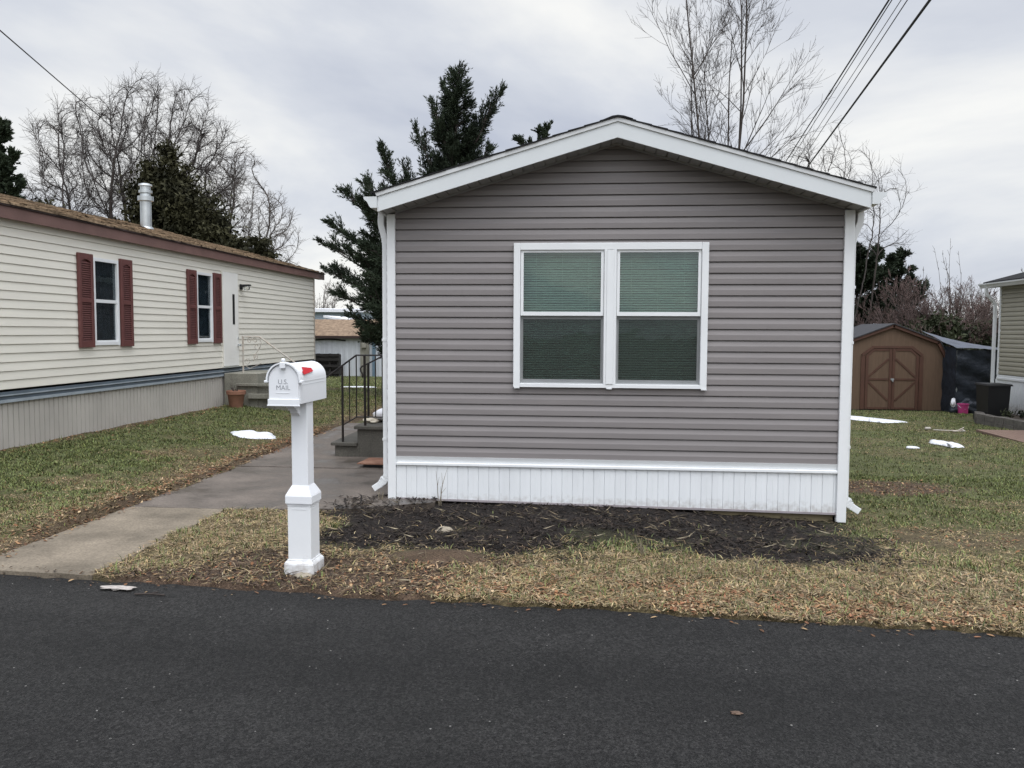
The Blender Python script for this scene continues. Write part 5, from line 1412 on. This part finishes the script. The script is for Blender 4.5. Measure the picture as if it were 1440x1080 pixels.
bare_tree('bare_tree', 'tall leafless tree rising behind the right slope of the grey home roof', (4.25,28,-.4), 22.5, .105, 6, (14,8,6), 33, M['bark_dark'], M['twig_dark'], spread=.058, ratio=(.245,.50,.52), ang=(.38,.80), trop=.045, tmin=.40, minr=.0056, wob=.05)
crown_tree('bare_tree', 'low spreading leafless tree behind the right gutter of the grey home', (8.3,31,-.5), [(8.4,31,7.2,1.9,1.6,1.6),(9.9,31,6.6,1.6,1.3,1.3),(10.2,31,4.9,1.1,1.0,.9)], 41, M['bark_dark'], M['twig_dark'], r_tip=.0078, step=.28, natt=700, kill=.42, fork=2.8, stems=4, spread=.2, twl=(.3,.8), twn=2, up=.08)
bare_tree('bare_tree', 'thin leafless sapling with straight upright stems left of the tan home', (14.55,34.5,-.6), 7.4, .05, 6, (3,3), 47, M['bark'], M['twig'], spread=.14, ratio=.28, trop=.05, wob=.03, minr=.008)
for i, (x, yy, H, lab) in enumerate(((10.6,29.5,4.6,'russet leafless thicket shrub directly behind the brown shed'),(12.6,30.5,4.3,'russet leafless thicket shrub above the right eave of the brown shed'),
        (14.3,32.5,4.4,'grey-brown leafless shrub under the thin sapling'),(16.0,32.0,4.6,'grey-brown leafless shrub touching the tan home downspout'),(11.6,33.5,4.8,'leafless shrub farthest back between the two dark conifers'))):
    bare_tree('bare_shrub', lab, (x,yy,-.6), H*1.2, .05, 24, (9,8,6), 60+i, M['bark_dark'], M['twig_red'] if i < 3 else M['twig'], group='leafless shrubs behind the shed', spread=.5, ratio=.42, tmin=.15, minr=.008, cat='shrub')
rt = np.random.default_rng(77)
bx = np.concatenate([rt.uniform(-75,-2,110), rt.uniform(8,90,120)]); byy = rt.uniform(75,105,230)
bare_tree('far_treeline', 'far grey-brown leafless woods along the horizon', np.stack([bx, byy, np.full(230,-1.2)],-1), 10.5, .14, 2, (9,7,4), 79, M['bark'], M['twig'], stuff=True, spread=.14, ratio=.45, tmin=.2, minr=.012, cat='woods')

def slivers(pos, dr, r, ln, wd):
    n = len(pos); l = r.uniform(*ln,(n,1)); w = r.uniform(*wd,(n,1))
    d = dr + r.normal(0,.35,(n,3)); d /= np.linalg.norm(d,axis=1,keepdims=True)
    e = np.cross(d, r.normal(size=(n,3))); e /= np.linalg.norm(e,axis=1,keepdims=True)
    return np.stack([pos-e*w*.3, pos+d*l*.45-e*w, pos+d*l, pos+d*l*.45+e*w],1)

def conifer(name, label, base, top, limbs, rfun, seed, dens=1.0, group=None, n_auto=90, tw=(.16,.34), ln=(.06,.15), wd=(.012,.024), z0=.9, up=.55, cat='evergreen tree', mt='cedar'):
    """trunk to the top, limbs (start,end), foliage as twigs of slivers along every limb"""
    r = np.random.default_rng(seed); base = np.array(base, float); top = np.array(top, float)
    LB = [(np.array(a, float), np.array(b, float), w) for a, b, w in limbs]
    H = top[2]-base[2]
    LB.append((base*.22+top*.78, top, .16))
    for k in range(n_auto):
        f = (k+r.random())/n_auto; z = z0 + (H-z0)*f**1.05
        p = base + (top-base)*(z/H); R0 = rfun(z/H)*r.uniform(.55,1.15); a = r.uniform(0,2*np.pi)
        e = p + np.array([math.cos(a)*R0, math.sin(a)*R0, R0*up*r.uniform(.5,1.4)])
        LB.append((p, e, .07+.07*R0))
    for a, b, w in list(LB[:len(limbs)]):      # side sprays along the big limbs
        v = b-a; Lv = np.linalg.norm(v)
        for k in range(int(Lv*6)):
            t = r.uniform(.15,.9); e = r.normal(size=3); e -= v*(e@v)/Lv**2; e /= np.linalg.norm(e)
            q = a+v*t; LB.append((q, q+v/Lv*(.12+.30*(1.1-t)*Lv*.5)+e*w*1.7*(1.1-t)+np.array([0,0,.08]), w*.30))
    out = []; tb = MB()
    for a, b, w in LB:
        v = b-a; L = np.linalg.norm(v); v = v/L
        n = max(4, int(L*26*dens)); t = r.uniform(.10,1,n)**.8
        pos = a + v*(t*L)[:,None]
        rad = r.normal(size=(n,3)); rad -= v*(rad@v)[:,None]; rad /= np.linalg.norm(rad,axis=1,keepdims=True)
        rr_ = (w*1.6*(1.02-t)+.04)*r.uniform(.5,1.2,n)
        td = v*(.70+.5*t[:,None]) + rad*r.uniform(.35,.95,(n,1))*(1.05-.35*t[:,None]) + np.array([0,0,.18]); td /= np.linalg.norm(td,axis=1,keepdims=True)
        tl = np.minimum(r.uniform(*tw,n)*(1.25-.75*t), (rr_*1.5+.16)*r.uniform(.6,1.3,n))
        m = 17
        s = r.uniform(.05,1.0,(n,m))
        pp = pos[:,None,:] + td[:,None,:]*(s*tl[:,None])[...,None] + r.normal(0,1,(n,m,3))*(.026*(1.08-s))[...,None]
        dd = np.repeat(td[:,None,:], m, 1)
        out.append(slivers(pp.reshape(-1,3), dd.reshape(-1,3), r, ln, wd))
        tb.tube([a, (a+b)/2+np.array([0,0,-.04*L]), b], [.018+.012*L,.012+.006*L,.004], 5)
    tb.tube([base, base+(top-base)*.5, top], [.16*H/8,.09*H/8,.01], 8)
    th = thing(name, tuple(base), label, cat, group)
    tb.build('trunk', M['bark_dark'], th)
    V = np.concatenate(out).reshape(-1,3)
    np_mesh('crown', V, np.arange(len(V)).reshape(-1,4), M[mt], th)
    return th

cb = (-3.55,20,-.1)
limbs = [((-3.3,20,5.2),(-2.10,19.8,7.25),.17),((-3.25,20.1,5.6),(-2.62,20.2,6.6),.18),((-3.4,20,4.6),(-4.15,19.8,6.42),.20),((-3.3,19.9,5.6),(-3.72,19.6,6.95),.12),((-3.2,20,6.2),(-3.52,20,7.45),.08),
  ((-3.7,20,3.0),(-4.55,19.8,5.0),.34),((-4.4,19.9,4.2),(-4.98,19.7,5.98),.16),((-4.3,20,4.2),(-4.47,20.2,5.52),.18),((-3.8,20,4.0),(-4.0,20.2,5.2),.25),((-4.6,19.9,4.4),(-5.45,19.8,5.15),.14),
  ((-3.7,20,3.0),(-5.83,19.4,4.90),.17),((-3.7,20,2.6),(-6.18,19.3,4.15),.17),((-3.7,20,2.3),(-6.34,19.3,3.70),.16),((-3.7,19.9,1.9),(-6.30,19.5,3.05),.18),((-3.7,20,1.6),(-6.1,19.5,2.5),.2),((-3.7,20,1.3),(-5.75,19.6,1.95),.22),((-3.7,20,1.1),(-5.3,19.6,1.35),.22),
  ((-3.7,20,2.6),(-5.2,19.0,3.6),.3),((-3.7,20,2.0),(-5.1,18.9,2.9),.32),((-3.6,20,1.4),(-5.0,18.9,2.1),.3),((-3.7,20,3.3),(-5.3,19.8,4.3),.28),((-3.3,20,5.0),(-2.45,20.3,5.95),.14),((-3.2,20,4.5),(-2.1,20.3,5.7),.12),((-3.4,20,5.2),(-2.75,20.4,6.2),.2)]
rl = random.Random(31)
limbs += [((-3.75,20+rl.uniform(-.3,.3),z-.55),(-5.05+rl.uniform(-.35,.25),19.5+rl.uniform(-.6,.5),z+.5),.30) for z in np.arange(1.0,4.6,.22)]
conifer('evergreen_tree', 'ragged dark evergreen with an off-side limb rising behind the left eave of the grey home', cb, (-3.15,20,7.80), limbs, lambda f: 1.75*(1-f)**.95+.05, 5, dens=1.25, n_auto=420, z0=.8, ln=(.05,.11), wd=(.006,.013), tw=(.18,.50))
conifer('evergreen_tree', 'small dark evergreen tip just showing over the left slope of the grey home roof', (-1.75,27,-.6), (-1.62,27,8.15), [((-1.7,27,7.3),(-1.35,27,8.12),.12),((-1.7,27,7.2),(-2.35,27,7.75),.09)], lambda f: 1.1*(1-f)**.9+.05, 6, n_auto=60, dens=.8)
conifer('evergreen_tree', 'dark evergreen at the far left edge behind the cream home', (-19.9,26,-.3), (-20.1,26,9.0), [((-20,26,5.5),(-18.75,26,7.3),.4),((-20,26,5.0),(-18.6,26,6.3),.45),((-20,26,6.3),(-19.2,26,8.3),.35),((-20,26,6.8),(-19.5,26,8.6),.3)], lambda f: 1.7*(1-f)**.6+.12, 7, n_auto=120, dens=1.2, ln=(.08,.18), wd=(.02,.04), up=.5)
conifer('evergreen_tree', 'wide dark conifer in the thicket behind the brown shed', (10.3,33,-.7), (10.2,33,4.75), [((10.3,33,3),(11.6,33,4.35),.3),((10.3,33,3),(9.2,33,4.4),.3),((10.3,33,2.8),(10.9,32.8,4.75),.3)], lambda f: 1.9*(1-f)**.5+.1, 8, n_auto=90, dens=1.0, ln=(.08,.2), wd=(.02,.04), group='dark conifers behind the shed')
conifer('evergreen_tree', 'narrow pointed dark conifer above the right end of the brown shed', (12.25,34,-.7), (12.2,34,4.75), [((12.2,34,2.2),(13.1,34,3.5),.3)], lambda f: 1.25*(1-f)**.8+.08, 9, n_auto=80, dens=1.0, ln=(.08,.2), wd=(.02,.04), group='dark conifers behind the shed')

def bushy(name, label, blobs, seed, m, nc, nl, size, stems, cat='bush', group=None):
    """leaf clumps spread through ellipsoids, on visible stems"""
    r = np.random.default_rng(seed); P = []; tot = sum(b[3]*b[4]*b[5] for b in blobs)
    zmin = min(b[2]-b[5] for b in blobs); xm = np.mean([b[0] for b in blobs]); ym = np.mean([b[1] for b in blobs])
    for (cx, cy, cz, a, b, c) in blobs:
        n = max(6, int(nc*(a*b*c/tot)))
        d = r.normal(size=(n,3)); d /= np.linalg.norm(d,axis=1,keepdims=True)
        p = d*(r.random((n,1))**.45)*np.array([a,b,c]) + np.array([cx,cy,cz])
        s = r.uniform(.10,.26,(n,1,1))*max(.6, min(1.4, (a*b*c)**.33))
        q = p[:,None,:] + r.normal(size=(n,nl,3))*s*np.array([1,1,.75])
        P.append(q.reshape(-1,3))
    th = thing(name, (xm, ym, zmin-.3), label, cat, group)
    leafy('crown', np.concatenate(P), size, seed+1, m, th)
    t = MB(); rr = random.Random(seed)
    for k in range(stems):
        b = blobs[k % len(blobs)]
        t.tube([(xm+rr.uniform(-.2,.2),ym+rr.uniform(-.2,.2),-.9),((xm+b[0])/2,(ym+b[1])/2,(b[2]-.9)/2),(b[0],b[1],b[2]+b[5]*.6)], [.14,.09,.02], 6)
    t.build('trunk', M['bark_dark'], th)
    return th
bushy('ivy_tree', 'dark tree smothered in olive ivy, right behind the metal flue', [(-16.75,32,7.6,.95,.8,1.3),(-17.0,32,6.4,1.5,1.1,1.3),(-15.9,32,6.0,1.6,1.2,1.2),(-15.0,32,4.9,1.5,1.2,.9),(-14.4,32,4.3,1.3,1.1,.8),(-17.6,32,5.0,1.4,1.2,1.1),(-16,32,3.6,2.6,1.4,1.6)], 51, M['ivy'], 1050, 75, (.05,.13), 7, cat='tree')
bushy('evergreen_shrub', 'rounded olive shrub low on the cream home roofline, left of the flue', [(-20.5,32,4.9,1.5,1.2,.75),(-18.8,32,4.75,1.4,1.1,.8),(-22.4,32,4.7,1.4,1.1,.7),(-20,32,3.2,3.0,1.3,1.4)], 53, M['ivy'], 330, 60, (.05,.13), 5)
bushy('evergreen_shrub', 'dark shrub mass at the left end of the cream home roofline', [(-20.3,29,5.4,1.5,1.2,.8),(-22.0,29,5.6,1.4,1.1,.8),(-21,29,3.5,2.4,1.3,1.6)], 54, M['ivy'], 260, 60, (.05,.12), 4)
bushy('evergreen_shrub', 'small dark leafy clump above the far end of the cream home roof', [(-12.15,30,4.75,.42,.4,.34),(-11.85,30,4.45,.40,.4,.3),(-12.4,30,4.35,.5,.4,.4),(-12.2,30,3.2,.7,.6,.9)], 55, M['ivy'], 110, 55, (.04,.10), 3)
bushy('evergreen_shrub', 'dense green bush in the thicket behind the navy tarp', [(13.6,30,1.35,1.0,.8,.65),(14.5,30,1.15,.8,.8,.6),(12.9,30,1.2,.8,.8,.6)], 57, M['bush'], 240, 60, (.04,.11), 4)
bushy('evergreen_shrub', 'green bush just behind the ridge of the brown shed', [(11.6,29,1.45,1.0,.8,.75),(10.7,29,1.2,.9,.8,.7)], 58, M['bush'], 220, 60, (.04,.11), 4)

# ================================================================== overhead wires
def wire(pts, rad, label, sag=.0, group='overhead utility wires'):
    a = Vector(pts[0]); b = Vector(pts[1]); d = (b-a)
    n = 40; P = []
    for i in range(n+1):
        t = pts[2] + (pts[3]-pts[2])*i/n
        p = a + d*t; u = (i/n); P.append((p.x, p.y, p.z - sag*4*u*(1-u)))
    o = MB().tube(P, rad, 6).build('wire', M['cable'])
    return tag(o, label, 'wire', group)
wire(((4.56,12,6.11),(6.75,27,6.76),-1.2,1.9), .021, 'thickest black overhead cable, rightmost of the bundle above the grey home roof')
wire(((4.02,12,6.12),(6.10,27,6.95),-1.2,1.9), .014, 'leftmost black cable of the bundle above the grey home roof')
wire(((4.06,12,6.12),(6.20,27,6.93),-1.2,1.9), .008, 'thin wire running close beside the leftmost black cable of the bundle')
wire(((4.18,12,6.115),(6.36,27,6.86),-1.2,1.9), .006, 'thin wire in the middle of the overhead bundle, left of the pair gap')
wire(((4.26,12,6.11),(6.50,27,6.84),-1.2,1.9), .008, 'thin wire in the overhead bundle nearest to the thickest cable')
wire(((-10.33,14,6.82),(-13.42,22,7.43),-2.2,2.4), .012, 'single black wire slanting across the upper left sky', 0, 'single overhead wires')
wire(((-11.64,30,4.48),(-13.96,40,4.64),-.1,2.0), .010, 'faint wire leaving the far end of the cream home roofline', 0, 'single overhead wires')

# ================================================================== sky, sun, camera
W = bpy.data.worlds.new('World'); S.world = W; W.use_nodes = True
nt = W.node_tree; N = nt.nodes; L = nt.links
bgn = N['Background']; bgn.inputs['Strength'].default_value = .10
sky = N.new('ShaderNodeTexSky'); sky.sky_type = 'NISHITA'; sky.sun_disc = False
SUN_EL, SUN_AZ = 62.0, 160.0      # azimuth clockwise from +Y
TOSUN = Vector((math.sin(R(SUN_AZ))*math.cos(R(SUN_EL)), math.cos(R(SUN_AZ))*math.cos(R(SUN_EL)), math.sin(R(SUN_EL))))
sky.sun_elevation = R(SUN_EL); sky.sun_rotation = R(SUN_AZ)
tc = N.new('ShaderNodeTexCoord'); sep = N.new('ShaderNodeSeparateXYZ'); L.new(tc.outputs['Generated'], sep.inputs[0])
def math_(op, a, b=None, clamp=False):
    n = N.new('ShaderNodeMath'); n.operation = op; n.use_clamp = clamp
    for i, v in enumerate((a, b)):
        if v is None: continue
        if isinstance(v, (int, float)): n.inputs[i].default_value = v
        else: L.new(v, n.inputs[i])
    return n.outputs[0]
zc = math_('ADD', math_('MAXIMUM', sep.outputs['Z'], 0.0), .30)
cx_ = math_('DIVIDE', sep.outputs['X'], zc); cy_ = math_('DIVIDE', sep.outputs['Y'], zc)
cmb = N.new('ShaderNodeCombineXYZ'); L.new(cx_, cmb.inputs[0]); L.new(cy_, cmb.inputs[1])
mp = N.new('ShaderNodeMapping'); mp.inputs['Scale'].default_value = (.95,.8,1); mp.inputs['Location'].default_value = (2.3,.9,0); L.new(cmb.outputs[0], mp.inputs[0])
n1 = N.new('ShaderNodeTexNoise'); n1.inputs['Scale'].default_value = 1.0; n1.inputs['Detail'].default_value = 7; n1.inputs['Roughness'].default_value = .52; n1.inputs['Distortion'].default_value = .35; L.new(mp.outputs[0], n1.inputs['Vector'])
cr = N.new('ShaderNodeValToRGB'); e = cr.color_ramp.elements
e[0].position = .38; e[0].color = (5.4,5.8,6.8,1); e[1].position = .61; e[1].color = (9.8,9.8,9.6,1)
m_ = e.new(.5); m_.color = (7.2,7.5,8.1,1)
L.new(n1.outputs['Fac'], cr.inputs['Fac'])
# an overcast dome is brighter overhead and towards the veiled sun behind the viewer
dt = N.new('ShaderNodeVectorMath'); dt.operation = 'DOT_PRODUCT'; L.new(tc.outputs['Generated'], dt.inputs[0]); dt.inputs[1].default_value = tuple(TOSUN)
lobe = N.new('ShaderNodeMapRange'); lobe.interpolation_type = 'SMOOTHSTEP'; lobe.inputs[1].default_value = .30; lobe.inputs[2].default_value = 1.0; lobe.inputs[3].default_value = 1.0; lobe.inputs[4].default_value = 3.9; L.new(dt.outputs['Value'], lobe.inputs[0])
lb1 = N.new('ShaderNodeMapRange'); lb1.interpolation_type = 'SMOOTHSTEP'; lb1.inputs[1].default_value = .1; lb1.inputs[2].default_value = -.5; lb1.inputs[3].default_value = 0; lb1.inputs[4].default_value = .42; L.new(sep.outputs['Y'], lb1.inputs[0])
lb2 = N.new('ShaderNodeMapRange'); lb2.interpolation_type = 'SMOOTHSTEP'; lb2.inputs[1].default_value = .65; lb2.inputs[2].default_value = .15; L.new(sep.outputs['Z'], lb2.inputs[0])
g = math_('MULTIPLY', lobe.outputs[0], math_('SUBTRACT', 1.0, math_('MULTIPLY', lb1.outputs[0], lb2.outputs[0])))
scl = N.new('ShaderNodeVectorMath'); scl.operation = 'SCALE'; L.new(cr.outputs['Color'], scl.inputs[0]); L.new(g, scl.inputs['Scale'])
mixc = N.new('ShaderNodeMixRGB'); mixc.inputs[0].default_value = .94; L.new(sky.outputs[0], mixc.inputs[1]); L.new(scl.outputs[0], mixc.inputs[2])
L.new(mixc.outputs[0], bgn.inputs['Color'])

sd_ = bpy.data.lights.new('sun', 'SUN'); sd_.energy = 1.3; sd_.angle = R(30); sd_.color = (1.0,.975,.94)
so = bpy.data.objects.new('sun', sd_); C.objects.link(so)
az = R(SUN_AZ); el = R(SUN_EL)
tosun = Vector((math.sin(az)*math.cos(el), math.cos(az)*math.cos(el), math.sin(el)))
so.rotation_euler = tosun.to_track_quat('Z', 'Y').to_euler(); so.location = (3,-6,12)

cam_d = bpy.data.cameras.new('camera'); cam = bpy.data.objects.new('camera', cam_d); C.objects.link(cam)
cam_d.sensor_fit = 'HORIZONTAL'; cam_d.sensor_width = 36.0; cam_d.lens = 36*1165/1440
cam_d.clip_start = .05; cam_d.clip_end = 3000
yaw, pit, rol = R(5.24), R(-3.64), R(.29)
fw = Vector((-math.sin(yaw)*math.cos(pit), math.cos(yaw)*math.cos(pit), math.sin(pit)))
r_ = Vector((math.cos(yaw), math.sin(yaw), 0)); u_ = r_.cross(fw)
r2 = r_*math.cos(rol) + u_*math.sin(rol); u2 = u_*math.cos(rol) - r_*math.sin(rol)
cam.matrix_world = Matrix(((r2.x,u2.x,-fw.x,0),(r2.y,u2.y,-fw.y,0),(r2.z,u2.z,-fw.z,1.6),(0,0,0,1)))
S.camera = cam
S.view_settings.view_transform = 'Standard'; S.view_settings.look = 'None'
S.view_settings.exposure = 0.0; S.view_settings.gamma = 1.0
S.render.film_transparent = False
S.cycles.max_bounces = 8; S.cycles.transparent_max_bounces = 24
S.cycles.use_denoising = True
try: S.cycles.denoising_prefilter = 'NONE'
except Exception: pass
